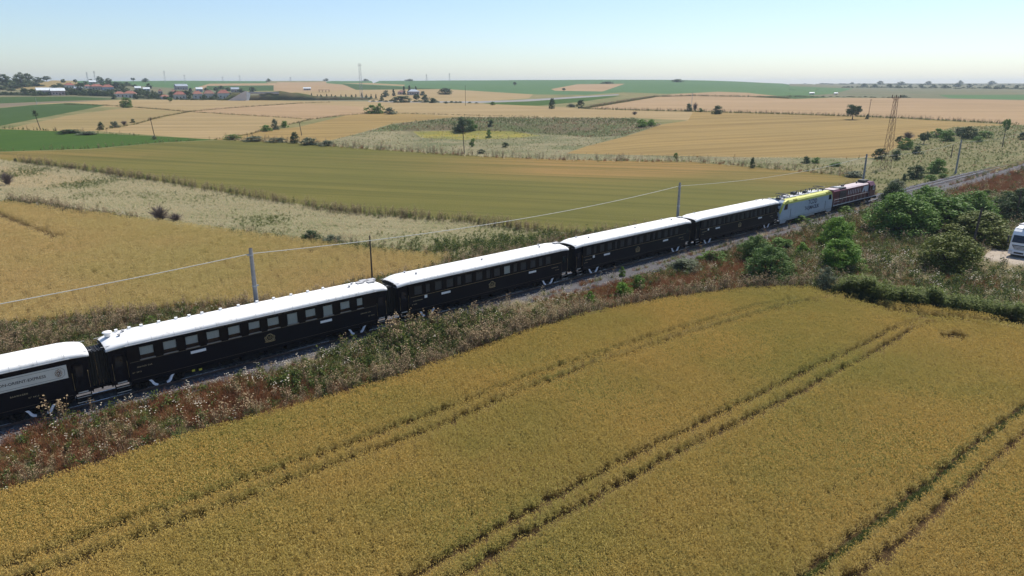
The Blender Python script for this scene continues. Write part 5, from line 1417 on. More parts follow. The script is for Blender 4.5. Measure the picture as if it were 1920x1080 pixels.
HOUSES = [
 (84, 177, 26, 12, 'long white-roofed barn at the left of the village', 2, 'tin', False, 0.1),
 (109, 178.5, 24, 13, 'pinkish barn with a pale roof at the left of the village', 3, 'tin', False, 0.1),
 (131, 166, 17, 10, 'red-roofed house behind the pinkish barn', 1, 't0', True, 0.2),
 (147, 169, 14, 6, 'low grey shed behind the hedge of dark trees', 2, 'tin2', False, 0.1),
 (174, 158, 12, 7, 'white-roofed house highest in the village', 2, 'tin', False, 0.1),
 (165, 166, 12, 7, 'small orange-roofed house under the white-roofed one', 1, 't1', True, 0.1),
 (182, 169, 22, 11, 'wide red-roofed house in the upper village', 2, 't0', True, 0.2),
 (203, 171, 20, 12, 'blue-grey walled house with a red roof edge', 4, 't0', True, 0.1),
 (225, 182, 18, 10, 'low red-roofed house with a white end at the village front', 1, 't1', True, 0.2),
 (245, 183, 22, 12, 'orange-roofed house with white pillars at the village front', 1, 't1', True, -0.1),
 (259, 170, 11, 8, 'white-roofed house in the village centre, left one', 2, 'tin', False, 0.1),
 (275, 171, 12, 7, 'white-roofed house in the village centre, right one', 4, 'tin', False, 0.1),
 (301, 176, 8, 8, 'small unfinished grey house behind the gardens', 2, 't2', True, 0.1),
 (309, 186, 15, 8, 'low pink-roofed house beside the lone field tree', 1, 't1', True, 0.2),
 (340, 168, 22, 10, 'big grey-roofed hall above the red roofs', 2, 'tin2', False, 0.25),
 (326, 176, 12, 7, 'small brown-roofed house under the grey hall', 2, 't2', True, 0.1),
 (338, 186, 22, 14, 'red-roofed house left of the dark garden tree', 0, 't0', True, 0.1),
 (371, 185, 18, 14, 'bright red-roofed house right of the dark garden tree', 1, 't1', True, 0.1),
 (374, 172, 12, 8, 'pale blue-grey house behind the bright red roof', 4, 'tin', False, 0.1),
 (393, 185, 20, 15, 'brown-roofed two-storey house in the right of the village', 0, 't2', True, 0.1),
 (420, 185, 22, 16, 'red-roofed house nearest the overpass', 1, 't0', True, 0.1),
 (441, 173, 15, 9, 'dark grey-roofed house behind the one by the overpass', 2, 'tin2', False, 0.1),
 (576, 169, 14, 5, 'white-roofed shed alone on the tan slope', 2, 'tin', False, 0.0),
 (775, 178, 22, 10, 'grey farmhouse hidden among dark conifers', 2, 'tin2', True, 0.2),
 (753, 177, 14, 7, 'brown-roofed outbuilding left of the farmhouse', 3, 't2', True, 0.2),
 (72, 150, 14, 5, 'pale cottage on the hilltop at far left', 1, 't2', True, 0.1),
 (1522, 177, 9, 4, 'tiny white house in the hazy fields at right', 1, 'tin', False, 0.1),
 (1567, 177, 7, 3.5, 'tiny pale house right of the white one in the hazy fields', 1, 'tin', False, 0.1),
]
for hh in HOUSES:
    house(hh[0], hh[1], hh[2], hh[3], hh[4], hh[5], hh[6], hh[7], hh[8])
# open shelter left of the lattice mast
b = G(608, 173); sc = m_per_px(b)
t = thing('open_shelter', 'dark open-sided shelter right of the white shed', 'shelter', b, 0.1)
MB().box(-10 * sc, 10 * sc, -4 * sc, 4 * sc, 4.0 * sc, 4.5 * sc).build('roof', m_doorw, t)
for k in range(4):
    for sy in (-1, 1): MB().box((-9 + 6 * k) * sc - 0.15, (-9 + 6 * k) * sc + 0.15, sy * 3.6 * sc - 0.15, sy * 3.6 * sc + 0.15, -0.5, 4.0 * sc).build('post', m_doorw, t)
# overpass with its bank
b = G(462, 188.5); sc = m_per_px(b)
op = thing('overpass', 'concrete road overpass with pale wing walls beside the village', 'bridge', b, -math.atan2(b.x, b.y))
m_opc = surf('bridge_concrete', (0.62, 0.56, 0.53), (0.54, 0.49, 0.46), scale=0.2, rough=0.9, bump=0.2)
m_opd = surf('bridge_concrete_shaded', (0.30, 0.33, 0.38), (0.24, 0.27, 0.31), scale=0.2, rough=0.9)  # same concrete, with the shade on the inner face put into the colour
MB().prism([(-32 * sc, -1), (-32 * sc, 0.2), (-1 * sc, 17 * sc), (2 * sc, 17 * sc), (0 * sc, -1)], 'y', -0.8, 0.8).build('wing_wall', m_opc, op)
MB().add([(-0.2 * sc, -0.9, -1), (8 * sc, 6, -1), (8 * sc, 6, 13 * sc), (1.8 * sc, -0.9, 16.9 * sc), (-0.2 * sc, 0.2, -1), (8 * sc, 7.2, -1), (8 * sc, 7.2, 13 * sc), (1.8 * sc, 0.2, 16.9 * sc)], [(0, 1, 2, 3), (7, 6, 5, 4), (0, 4, 5, 1), (1, 5, 6, 2), (2, 6, 7, 3), (3, 7, 4, 0)]).build('abutment', m_opd, op)
MB().box(1.5 * sc, 60 * sc, 8, 18, 11.5 * sc, 13.5 * sc).build('deck', m_opc, op)
MB().box(1.5 * sc, 60 * sc, 7.4, 7.8, 13.4 * sc, 15.3 * sc).build('parapet', m_steel, op)
bank = MB()
secs = []
for k in range(30):
    x = (-52 + 300 * k / 29) * sc
    hgt_ = (16 * math.exp(-((x / sc - 62) / 62) ** 2) + 5 * math.exp(-((x / sc - 180) / 60) ** 2) + 13 * math.exp(-((x / sc + 18) / 16) ** 2)) * sc * (0.9 + 0.2 * random.random())
    y0 = 1.5 + 4 * random.random() if x / sc > 6 or x / sc < -20 else 2.5
    secs.append([(x, y0, -1.5), (x, y0 + hgt_ * 0.9, hgt_), (x, y0 + hgt_ * 0.9 + 14, hgt_ * 0.96), (x, y0 + 45, -1.5)])
bank.loft(secs)
bo = bank.build('earth_bank', mats['bank'], smooth=True)
bo.location = op.location; bo.rotation_euler = op.rotation_euler
tag(bo, 'weedy earth bank carrying the road to the overpass', kind='structure')
# row of little trees on the road bank, farm conifers, village trees
for k in range(16):
    px = 575 + 9.3 * k + random.uniform(-2, 2)
    plant(px, 184.5, 5.5, random.uniform(6, 10), 'conifer' if k % 3 else 'far', 'cone' if k % 3 else 'bush', 'small dark tree along the far road, %s in the row from the left' % ORD[k], 'S', 'row of small trees along the far road')
for px, py, w_, h_, kd, sh, lb in ((723, 182, 15, 13, 'grey', 'bush', 'pale grey-green tree left of the farmhouse'), (738, 180, 10, 12, 'conifer', 'cone', 'dark conifer left of the farmhouse'), (758, 178, 9, 15, 'conifer', 'cone', 'tall dark conifer at the left of the farmhouse roof'), (768, 178, 10, 16, 'conifer', 'cone', 'tallest dark conifer in front of the farmhouse'), (780, 177, 8, 14, 'conifer', 'cone', 'dark conifer at the right of the farmhouse'), (794, 179, 13, 8, 'dark', 'bush', 'dark bush right of the farmhouse'), (835, 177, 34, 11, 'dark', 'bush', 'wide dark grove right of the farmhouse'), (752, 192, 40, 13, 'dark', 'bush', 'wide dark bush at the left front of the farmhouse'), (781, 191, 14, 14, 'dark', 'tree', 'dark tree in the middle front of the farmhouse'), (797, 192, 18, 13, 'dark', 'bush', 'dark bush at the right front of the farmhouse'), (812, 193, 18, 10, 'dark', 'bush', 'low dark bush at the right end before the road'), (716, 189, 11, 6, 'dark', 'bush', 'small dark bush by the road left of the farmhouse'), (836, 194, 8, 4, 'dark', 'bush', 'tiny dark bush on the far roadside')):
    plant(px, py, w_, h_, kd, sh, lb, 'S', 'farmhouse trees')
vg = [(48, 178, 16, 13), (62, 178, 16, 10), (75, 179, 16, 9), (30, 178, 20, 5), (10, 178, 24, 5), (90, 179, 14, 7), (100, 166, 12, 6), (112, 163, 14, 7), (125, 177, 18, 12), (138, 178, 18, 13), (150, 176, 20, 13), (160, 178, 16, 11), (171, 179, 18, 12), (184, 180, 18, 11), (196, 180, 16, 10), (208, 179, 16, 12), (152, 164, 16, 9), (160, 160, 12, 7), (192, 161, 14, 8), (205, 160, 14, 8), (218, 166, 14, 12), (230, 170, 18, 12), (224, 160, 18, 6), (238, 160, 14, 6), (262, 178, 16, 11), (276, 181, 18, 11), (288, 184, 18, 10), (300, 184, 16, 8), (280, 166, 10, 9), (255, 186, 8, 8), (215, 186, 10, 8), (322, 185, 12, 10), (355, 186, 15, 16), (383, 186, 10, 9), (405, 186, 12, 9), (398, 187, 14, 6), (432, 186, 10, 9), (452, 174, 12, 8), (415, 167, 12, 6), (405, 170, 10, 6), (358, 172, 8, 7), (428, 170, 12, 6), (349, 178, 10, 8), (474, 172, 12, 9), (386, 170, 8, 6), (20, 170, 18, 5), (45, 163, 22, 6), (70, 162, 22, 5), (5, 168, 22, 6), (30, 166, 22, 6), (60, 158, 18, 5)]
SHORT = {}
for hh in HOUSES[:22]:
    ws = hh[4].split()[:6]
    while ws[-1] in ('the', 'a', 'at', 'with', 'behind', 'beside', 'in', 'of', 'under', 'left', 'right', 'above', 'nearest', 'pale', 'pinkish', 'white', 'upper', 'red', 'highest', 'bright', 'lone', 'dark'): ws.pop()
    SHORT[hh[4]] = ' '.join(ws)
seen_lab = {}
for px, py, w_, h_ in vg:
    hh = min(HOUSES[:22], key=lambda q: (q[0] - px) ** 2 + (2.2 * (q[1] - py)) ** 2)
    dx, dy = px - hh[0], py - hh[1]
    rel = ('left of' if dx < 0 else 'right of') if abs(dx) > 2.2 * abs(dy) else ('in front of' if dy > 0 else 'behind')
    far_ = 'far to the ' if math.hypot(dx, dy) > 22 and rel.endswith('of') and rel != 'in front of' else ''
    size_ = 'small' if h_ < 8 else 'tall' if h_ > 11.5 else 'dark'
    lb = '%s leafy tree %s%s the %s' % (size_, far_, rel, SHORT[hh[4]])
    plant(px, py, w_ * 1.15, h_ * 1.05, random.choice(['far', 'dark', 'far', 'conifer']), 'bush', lb, 'S', 'dark trees among the village houses')

# the rest of the village greenery reads as one dark belt of trees and hedges
belt_v = []
rb = np.random.default_rng(77)
src = np.array([v.co[:] for v in crown('far', 'bush', 'S', 0).vertices]), np.array([v.co[:] for v in crown('far', 'bush', 'S', 1).vertices])
for (x0, y0, x1, y1, n, hh_) in ((0, 178.5, 90, 179.5, 16, 6), (120, 178, 215, 181, 22, 9), (215, 172, 300, 178, 16, 7), (255, 184, 320, 187, 12, 7), (320, 177, 450, 179, 22, 7), (330, 187.5, 440, 187.5, 14, 4), (100, 164, 220, 162, 18, 6), (0, 160, 60, 157, 12, 8), (0, 166, 80, 160, 14, 5), (215, 160, 260, 163, 8, 5), (490, 186, 700, 186.5, 30, 3.5), (700, 190, 900, 194, 18, 3.5), (1540, 158, 1930, 160.5, 34, 2.4), (1580, 164, 1930, 167, 40, 2.8), (1480, 181, 1720, 183.5, 22, 1.8)):
    for k in range(n):
        f_ = (k + rb.uniform(-0.4, 0.4)) / n
        b_ = G(x0 + (x1 - x0) * f_, y0 + (y1 - y0) * f_ + rb.uniform(-0.5, 0.5)); sc = m_per_px(b_)
        w_ = rb.uniform(7, 14) * sc; h_ = hh_ * rb.uniform(0.6, 1.2) * sc
        a_ = rb.uniform(0, 6.28); s_ = src[rb.integers(0, 2)]
        q = np.column_stack([(s_[:, 0] * math.cos(a_) - s_[:, 1] * math.sin(a_)) * w_ + b_.x, (s_[:, 0] * math.sin(a_) + s_[:, 1] * math.cos(a_)) * w_ + b_.y, s_[:, 2] * h_ + b_.z])
        belt_v.append(q)
belt_v = np.concatenate(belt_v)
me = bpy.data.meshes.new('tree_belt')
me.from_pydata(belt_v.tolist(), [], np.arange(len(belt_v)).reshape(-1, 4).tolist())
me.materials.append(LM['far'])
tag(obj('tree_belt', me), 'dark belt of trees and hedges running through and around the village', 'trees', kind='stuff')

# ------------------------------------------------------------------ lorry at the right edge
m_trk = surf('lorry_white', (0.76, 0.78, 0.80), (0.70, 0.72, 0.75), scale=0.5, rough=0.35, grime=(0.6, 0.6, 0.58))
m_trim = surf('lorry_black_plastic', (0.03, 0.032, 0.036), (0.02, 0.022, 0.026), scale=2, rough=0.5)
m_tyre = surf('tyre', (0.02, 0.02, 0.02), None, rough=0.9)
m_lamp = surf('lamp_glass', (0.6, 0.62, 0.64), None, rough=0.15)
b = G(1905, 486)
lz = b
tk = thing('lorry', 'white cab-over lorry with white box body at the right edge', 'lorry', b + Vector((0.9, 0.9, 0.02)), R(38))
# local +x rear, cab front at x=0 facing -x
cabp = [(0.0, 0.45), (-0.06, 1.35), (0.0, 1.9), (0.28, 2.95), (0.5, 3.35), (1.0, 3.75), (2.15, 3.8), (2.15, 0.45)]
cb = MB()
cb.loft([[(x + (0.10 if abs(y) > 1.15 else 0) * (x < 1.5), y, z) for x, z in cabp] for y in (-1.25, -1.1, 1.1, 1.25)])
ck = cb.build('cab', m_trk, tk)
MB().add([(-0.035, -1.06, 1.95), (-0.035, 1.06, 1.95), (0.24, 1.02, 2.9), (0.24, -1.02, 2.9), (0.02, -1.06, 1.94), (0.02, 1.06, 1.94), (0.3, 1.02, 2.89), (0.3, -1.02, 2.89)], [(0, 1, 2, 3), (7, 6, 5, 4), (0, 4, 5, 1), (1, 5, 6, 2), (2, 6, 7, 3), (3, 7, 4, 0)]).build('windscreen', m_darkglass, ck)
MB().prism([(-0.95, 1.62), (-0.6, 1.05), (0.6, 1.05), (0.95, 1.62)], 'x', -0.105, -0.06).build('grille', m_trim, ck)
for k in range(3): MB().box(-0.12, -0.106, -0.62 - 0.08 * k, 0.62 + 0.08 * k, 1.12 + 0.16 * k, 1.18 + 0.16 * k).build('grille_bar', m_trk, ck)
MB().prism([(-0.16, 0.35), (-0.2, 0.6), (-0.14, 0.92), (0.3, 0.92), (0.3, 0.35)], 'y', -1.24, 1.24).build('bumper', m_trk, tk)
MB().box(-0.215, -0.19, -0.55, 0.55, 0.5, 0.72).build('air_intake', m_trim, tk)
for sy in (-1, 1):
    MB().box(-0.2, -0.1, *sorted((sy * 0.75, sy * 1.18)), 0.62, 0.86).build('headlight', m_lamp, tk)
    mm = MB().box(-0.25, -0.1, *sorted((sy * 1.38, sy * 1.55)), 1.9, 2.75).tube([(0.15, sy * 1.2, 2.7), (-0.15, sy * 1.45, 2.72)], 0.03, 5).build('mirror', m_trim, tk)
    MB().box(0.5, 1.5, *sorted((sy * 1.252, sy * 1.262)), 1.9, 2.75).build('side_window', m_darkglass, ck)
MB().box(0.75, 1.35, -0.35, 0.35, 3.765, 3.80).build('roof_hatch', m_trim, ck)
MB().loft([[(0.9, -1.05, 3.72), (0.9, 1.05, 3.72), (0.95, 1.0, 3.75), (0.95, -1.0, 3.75)], [(2.1, -1.2, 3.72), (2.1, 1.2, 3.72), (2.1, 1.15, 4.0), (2.1, -1.15, 4.0)]]).build('wind_deflector', m_trk, tk)
MB().box(2.6, 12.5, -1.27, 1.27, 1.25, 4.05).build('box_body', m_trk, tk)
MB().box(2.55, 12.55, -1.285, 1.285, 3.97, 4.07).build('box_rim', m_roofg, tk)
MB().box(1.0, 12.2, -0.45, 0.45, 0.85, 1.24).build('chassis', m_trim, tk)
tw = MB().tube([(0, -0.15, 0), (0, 0.15, 0)], 0.5, 18).mesh('wheel', m_tyre)
rim = MB().tube([(0, -0.16, 0), (0, 0.16, 0)], 0.27, 14).mesh('rim', m_roofg)
for x in (1.2, 4.6, 9.6, 10.9):
    for sy in (-1, 1):
        w_ = obj('wheel', tw, tk, (x, sy * 1.05, 0.5)); obj('rim', rim, w_)
# ------------------------------------------------------------------ ground cover: crops, weeds, grasses, stones (nobody could count them)
class PB:
    """plant prototype: faces with material slots"""
    def __init__(self, mats_): self.v = []; self.f = []; self.m = []; self.mats = mats_
    def blade(self, p, d, L, w, bend=0.0, mi=0, seg=2):
        p = Vector(p); d = Vector(d).normalized()
        side = d.cross(Vector((0, 0, 1)))
        if side.length < 0.05: side = Vector((math.cos(L * 91), math.sin(L * 91), 0))
        side.normalize()
        out = Vector((d.x, d.y, 0))
        if out.length < 1e-3: out = Vector((side.y, -side.x, 0))
        out.normalize()
        o = len(self.v)
        for k in range(seg + 1):
            t = k / seg
            c = p + d * L * t + (out * 0.8 - Vector((0, 0, 1)) * 0.6) * bend * L * t * t
            ww = w * (1 - 0.85 * t) if k == seg else w * (1 - 0.2 * t)
            self.v += [tuple(c - side * ww / 2), tuple(c + side * ww / 2)]
        for k in range(seg):
            self.f.append((o + 2 * k, o + 2 * k + 1, o + 2 * k + 3, o + 2 * k + 2)); self.m.append(mi)
        return Vector(c)
    def leaf(self, p, n, s, mi=0, asp=0.6, a=None):
        p = Vector(p); n = Vector(n).normalized()
        u = n.cross(Vector((random.uniform(-1, 1), random.uniform(-1, 1), random.uniform(-1, 1))))
        if u.length < 1e-3: u = Vector((1, 0, 0))
        u.normalize(); w = n.cross(u)
        o = len(self.v)
        self.v += [tuple(p - u * s), tuple(p - w * s * asp), tuple(p + u * s), tuple(p + w * s * asp)]
        self.f.append((o, o + 1, o + 2, o + 3)); self.m.append(mi)
    def ear(self, p, d, L, w, mi):
        p = Vector(p); d = Vector(d).normalized()
        a = d.cross(Vector((0.3, 0.7, 0.1))).normalized(); b = d.cross(a)
        for q in (a, b):
            o = len(self.v)
            self.v += [tuple(p), tuple(p + d * L * 0.45 + q * w / 2), tuple(p + d * L), tuple(p + d * L * 0.45 - q * w / 2)]
            self.f.append((o, o + 1, o + 2, o + 3)); self.m.append(mi)
    def done(self, name, coll):
        me = bpy.data.meshes.new(name)
        me.from_pydata(self.v, [], self.f)
        for m in self.mats: me.materials.append(m)
        me.polygons.foreach_set('material_index', self.m)
        o = bpy.data.objects.new(name, me)
        coll.objects.link(o)
        return o

m_ear = leaf_mat('wheat_ears', (0.75, 0.545, 0.18), (0.64, 0.45, 0.135), 0.4, 0.045, (0.54, 0.445, 0.13))
m_straw = leaf_mat('wheat_leaves', (0.64, 0.475, 0.16), (0.45, 0.345, 0.105), 0.45, 0.06, (0.38, 0.355, 0.10))
m_dry = leaf_mat('bleached_grass_blades', (0.75, 0.645, 0.42), (0.63, 0.54, 0.34), 0.45)
m_rust = leaf_mat('rust_red_grass', (0.34, 0.15, 0.075), (0.27, 0.13, 0.06), 0.3)
m_greenw = leaf_mat('weed_leaves', (0.11, 0.15, 0.03), (0.18, 0.205, 0.05), 0.35)
m_greend = leaf_mat('weed_leaves_deep', (0.055, 0.085, 0.025), (0.09, 0.12, 0.035), 0.3)
m_flow = leaf_mat('white_flower_heads', (0.62, 0.58, 0.50), (0.48, 0.42, 0.33), 0.2)
m_thst = leaf_mat('dry_thistle_stems', (0.16, 0.105, 0.065), (0.22, 0.15, 0.09), 0.15)
m_thhd = leaf_mat('faded_thistle_heads', (0.33, 0.235, 0.13), (0.40, 0.295, 0.17), 0.2)
m_lime = leaf_mat('tall_crop_leaves', (0.15, 0.185, 0.03), (0.11, 0.15, 0.025), 0.4)

def new_coll(name): return bpy.data.collections.new(name)
rp_ = random.Random(3)
def rad(r=1.0):
    a = rp_.uniform(0, 6.283); q = math.sqrt(rp_.random()) * r
    return (math.cos(a) * q, math.sin(a) * q, 0.0)
def up(sp=0.3): return (rp_.uniform(-sp, sp), rp_.uniform(-sp, sp), 1)

random.seed(9)
m_ear2 = leaf_mat('pale_wheat_ears', (0.78, 0.59, 0.275), (0.69, 0.51, 0.22), 0.4, 0.03, (0.68, 0.56, 0.24))
m_straw2 = leaf_mat('pale_wheat_leaves', (0.70, 0.535, 0.245), (0.57, 0.43, 0.185), 0.45, 0.04, (0.55, 0.46, 0.175))
WHEAT = new_coll('wheat_prototypes')
WHEAT2 = new_coll('pale_wheat_prototypes')
for k in range(8):
    b = PB([m_ear, m_straw] if k < 4 else [m_ear2, m_straw2])
    for q in range(13 if k < 4 else 24):
        p = rad(0.17 if k < 4 else 0.27); h = rp_.uniform(0.54, 0.70)
        d = up(0.22)
        tip = b.blade(p, d, h, 0.012, 0.05, 1, 1)
        b.ear(tip, (d[0] + rp_.uniform(-0.7, 0.7), d[1] + rp_.uniform(-0.7, 0.7), rp_.uniform(0.1, 0.9)), rp_.uniform(0.10, 0.14), 0.036, 0)
        for l in range(2):
            b.blade((p[0] + d[0] * h * 0.4, p[1] + d[1] * h * 0.4, h * rp_.uniform(0.3, 0.75)), (rp_.uniform(-1, 1), rp_.uniform(-1, 1), 0.7), rp_.uniform(0.14, 0.24), 0.022, 0.5, 1, 1)
    b.done('wheat_%d' % k, WHEAT if k < 4 else WHEAT2)

WEEDS = new_coll('weed_prototypes')     # alphabetical order is the instance index
def tuft(name, mats_, n, r, h0, h1, w, sp, bend, coll=WEEDS, head=None):
    b = PB(mats_)
    for q in range(n):
        h = rp_.uniform(h0, h1)
        tip = b.blade(rad(r), up(sp), h, w, bend * rp_.uniform(0.3, 1.2), 0, 2)
        if head and rp_.random() < head[0]: b.ear(tip, up(0.6), head[1], head[2], 1)
    return b.done(name, coll)
# 0,1 pale dry grass
for k in range(2): tuft('a%d_dry_grass' % k, [m_dry, m_dry], 34, 0.22, 0.35, 0.8, 0.016, 0.5, 0.35, head=(0.5, 0.09, 0.03))
# 2,3 rust grass
for k in range(2): tuft('b%d_rust_grass' % k, [m_rust, m_rust], 38, 0.26, 0.3, 0.65, 0.018, 0.5, 0.35, head=(0.6, 0.10, 0.04))
# 4,5 leafy green weed
for k in range(2):
    b = PB([m_greenw, m_greend])
    for q in range(7):
        p = rad(0.22); h = rp_.uniform(0.4, 0.95); d = up(0.3)
        b.blade(p, d, h, 0.016, 0.05, 1, 1)
        for l in range(9):
            t = rp_.uniform(0.1, 1.0)
            b.leaf((p[0] + d[0] * h * t + rp_.uniform(-0.1, 0.1), p[1] + d[1] * h * t + rp_.uniform(-0.1, 0.1), h * t), (rp_.uniform(-1, 1), rp_.uniform(-1, 1), rp_.uniform(0.2, 1)), rp_.uniform(0.05, 0.10), rp_.randrange(2))
    b.done('c%d_green_weed' % k, WEEDS)
# 6,7 white umbels
for k in range(2):
    b = PB([m_flow, m_greenw])
    for q in range(5):
        p = rad(0.3); h = rp_.uniform(0.6, 1.05); d = up(0.2)
        tip = b.blade(p, d, h, 0.014, 0.03, 1, 1)
        s = rp_.uniform(0.035, 0.06)
        b.leaf(tip, (0.15, 0.1, 1), s, 0, 1.0); b.leaf(tip + Vector((0, 0, -0.015)), (0.4, -0.3, 1), s * 0.8, 0, 1.0)
        for l in range(4): b.leaf((p[0] + d[0] * h * 0.4, p[1] + d[1] * h * 0.4, h * rp_.uniform(0.1, 0.6)), (rp_.uniform(-1, 1), rp_.uniform(-1, 1), 0.5), 0.05, 1)
    b.done('d%d_white_umbel' % k, WEEDS)
# 8,9 tall dry thistles
for k in range(2):
    b = PB([m_thst, m_thhd, m_greend])
    for q in range(6):
        p = rad(0.26); h = rp_.uniform(0.9, 1.55); d = up(0.12)
        tip = b.blade(p, d, h, 0.03, 0.02, 0, 2)
        b.leaf(tip, up(0.8), 0.055, 1, 0.9); b.leaf(tip, up(1.5), 0.05, 1, 0.9)
        for l in range(8):
            t = rp_.uniform(0.15, 0.95)
            c = Vector((p[0] + d[0] * h * t, p[1] + d[1] * h * t, h * t))
            e_ = b.blade(c, (rp_.uniform(-1, 1), rp_.uniform(-1, 1), 0.8), rp_.uniform(0.10, 0.24), 0.03, 0.3, 0 if rp_.random() < 0.65 else 2, 1)
            if t > 0.6 and rp_.random() < 0.7: b.leaf(e_, up(1.0), 0.04, 1, 0.9)
    b.done('e%d_thistle' % k, WEEDS)
# 10,11 green grass tufts
for k in range(2): tuft('f%d_green_grass' % k, [m_greenw, m_dry], 34, 0.24, 0.3, 0.7, 0.02, 0.5, 0.4, head=(0.3, 0.09, 0.03))
# 12,13 tall leafy crop row
for k in range(2):
    b = PB([m_lime, m_greend])
    for q in range(5):
        p = rad(0.25); h = rp_.uniform(1.0, 1.5)
        b.blade(p, up(0.06), h, 0.03, 0.02, 1, 1)
        for l in range(12):
            t = rp_.uniform(0.2, 1.0)
            b.blade((p[0], p[1], h * t), (rp_.uniform(-1, 1), rp_.uniform(-1, 1), 0.5), rp_.uniform(0.2, 0.38), 0.06, 0.6, 0 if t > 0.45 else 1, 2)
    b.done('g%d_tall_crop' % k, WEEDS)
m_stone = surf('ballast_stone', (0.30, 0.29, 0.30), (0.18, 0.175, 0.185), scale=6, rough=0.95, spec=0.2)
def stone_var(m):
    nt = m.node_tree; b = nt.nodes['Principled BSDF']
    oi = nt.nodes.new('ShaderNodeObjectInfo')
    nt.links.new(_mix(nt, oi.outputs['Random'], (0.27, 0.26, 0.27), (0.085, 0.082, 0.088)), b.inputs['Base Color'])
stone_var(m_stone)
STONES = new_coll('stone_prototypes')
for k in range(4):
    g = np.random.default_rng(k)
    me = bpy.data.meshes.new('stone_%d' % k)
    v = np.array([(x, y, z) for x in (-1, 1) for y in (-1, 1) for z in (-1, 1)]) * g.uniform(0.5, 1.0, (8, 3)) * np.array([1.2, 0.9, 0.7])
    me.from_pydata(v.tolist(), [], [(0, 1, 3, 2), (4, 6, 7, 5), (0, 4, 5, 1), (2, 3, 7, 6), (0, 2, 6, 4), (1, 5, 7, 3)])
    me.materials.append(m_stone)
    STONES.objects.link(bpy.data.objects.new('stone_%d' % k, me))

GN = {}
def gn_tree(coll):
    if coll.name in GN: return GN[coll.name]
    ng = bpy.data.node_groups.new('scatter_' + coll.name, 'GeometryNodeTree')
    ng.interface.new_socket('Geometry', in_out='INPUT', socket_type='NodeSocketGeometry')
    ng.interface.new_socket('Geometry', in_out='OUTPUT', socket_type='NodeSocketGeometry')
    N = ng.nodes
    gi, go = N.new('NodeGroupInput'), N.new('NodeGroupOutput')
    ci = N.new('GeometryNodeCollectionInfo')
    ci.inputs['Collection'].default_value = coll
    ci.inputs['Separate Children'].default_value = True
    ci.inputs['Reset Children'].default_value = True
    ip = N.new('GeometryNodeInstanceOnPoints')
    ip.inputs['Pick Instance'].default_value = True
    def att(nm, tp):
        a = N.new('GeometryNodeInputNamedAttribute'); a.data_type = tp; a.inputs['Name'].default_value = nm
        return [s for s in a.outputs if s.name == 'Attribute' and s.enabled][0]
    er = N.new('FunctionNodeEulerToRotation')
    ng.links.new(att('rot', 'FLOAT_VECTOR'), er.inputs[0])
    ng.links.new(gi.outputs[0], ip.inputs['Points'])
    ng.links.new(ci.outputs[0], ip.inputs['Instance'])
    ng.links.new(att('pidx', 'INT'), ip.inputs['Instance Index'])
    ng.links.new(er.outputs[0], ip.inputs['Rotation'])
    ng.links.new(att('scl', 'FLOAT'), ip.inputs['Scale'])
    ng.links.new(ip.outputs[0], go.inputs[0])
    GN[coll.name] = ng
    return ng

def scatter(name, label, cat, coll, xy_, idx, scl, dz=0.0, tilt=0.12):
    n = len(xy_)
    z = hgt(xy_[:, 0], xy_[:, 1]) + dz
    me = bpy.data.meshes.new(name)
    me.vertices.add(n)
    me.vertices.foreach_set('co', np.column_stack([xy_, z]).astype(np.float32).ravel())
    rot = np.column_stack([RNG.normal(0, tilt, n), RNG.normal(0, tilt, n), RNG.uniform(0, 6.283, n)]).astype(np.float32)
    a = me.attributes.new('rot', 'FLOAT_VECTOR', 'POINT'); a.data.foreach_set('vector', rot.ravel())
    a = me.attributes.new('scl', 'FLOAT', 'POINT'); a.data.foreach_set('value', np.asarray(scl, np.float32) * np.ones(n, np.float32))
    a = me.attributes.new('pidx', 'INT', 'POINT'); a.data.foreach_set('value', np.asarray(idx, np.int32))
    o = obj(name, me)
    md = o.modifiers.new('scatter', 'NODES'); md.node_group = gn_tree(coll)
    tag(o, label, cat, kind='stuff')
    return o

def world_poly(poly, step=25):
    d = densify(poly, step)
    return ground_hits(d[:, 0], d[:, 1])[:, :2]
def grid_sample(poly_w, step, jit=0.36):
    lo, hi = poly_w.min(0), poly_w.max(0)
    gx, gy = np.meshgrid(np.arange(lo[0], hi[0], step), np.arange(lo[1], hi[1], step))
    pts = np.stack([gx.ravel(), gy.ravel()], -1)
    ca, sa = math.cos(0.5), math.sin(0.5); c = (lo + hi) / 2
    pts = pts + RNG.uniform(-jit, jit, pts.shape) * step
    return pts[in_poly(pts, poly_w)]
def sample(poly_w, density, margin=None):
    lo, hi = poly_w.min(0), poly_w.max(0)
    n = int((hi[0] - lo[0]) * (hi[1] - lo[1]) * density)
    pts = RNG.uniform(lo, hi, (n, 2))
    return pts[in_poly(pts, poly_w)]
def line_w(pts, step=20):
    out = []
    for a, b in zip(pts[:-1], pts[1:]):
        k = max(1, int(math.hypot(b[0] - a[0], b[1] - a[1]) / step))
        for j in range(k): out.append((a[0] + (b[0] - a[0]) * j / k, a[1] + (b[1] - a[1]) * j / k))
    out.append(pts[-1])
    out = np.array(out)
    return ground_hits(out[:, 0], out[:, 1])[:, :2]
def dist_line(p, ln):
    best = np.full(len(p), 1e9)
    for a, b in zip(ln[:-1], ln[1:]):
        ab = b - a; t = np.clip(((p - a) @ ab) / max(ab @ ab, 1e-9), 0, 1)
        best = np.minimum(best, np.linalg.norm(p - (a + t[:, None] * ab), axis=1))
    return best
def in_view(xy_, mx=90, my=90):
    q = to_px(np.column_stack([xy_, hgt(xy_[:, 0], xy_[:, 1])]))
    return (q[:, 0] > -mx) & (q[:, 0] < 1920 + mx) & (q[:, 1] < 1080 + my)
def sl(xy_): return xy_ @ TD, xy_ @ TN - TL
FD = {f[1]: f[3] for f in FIELDS}

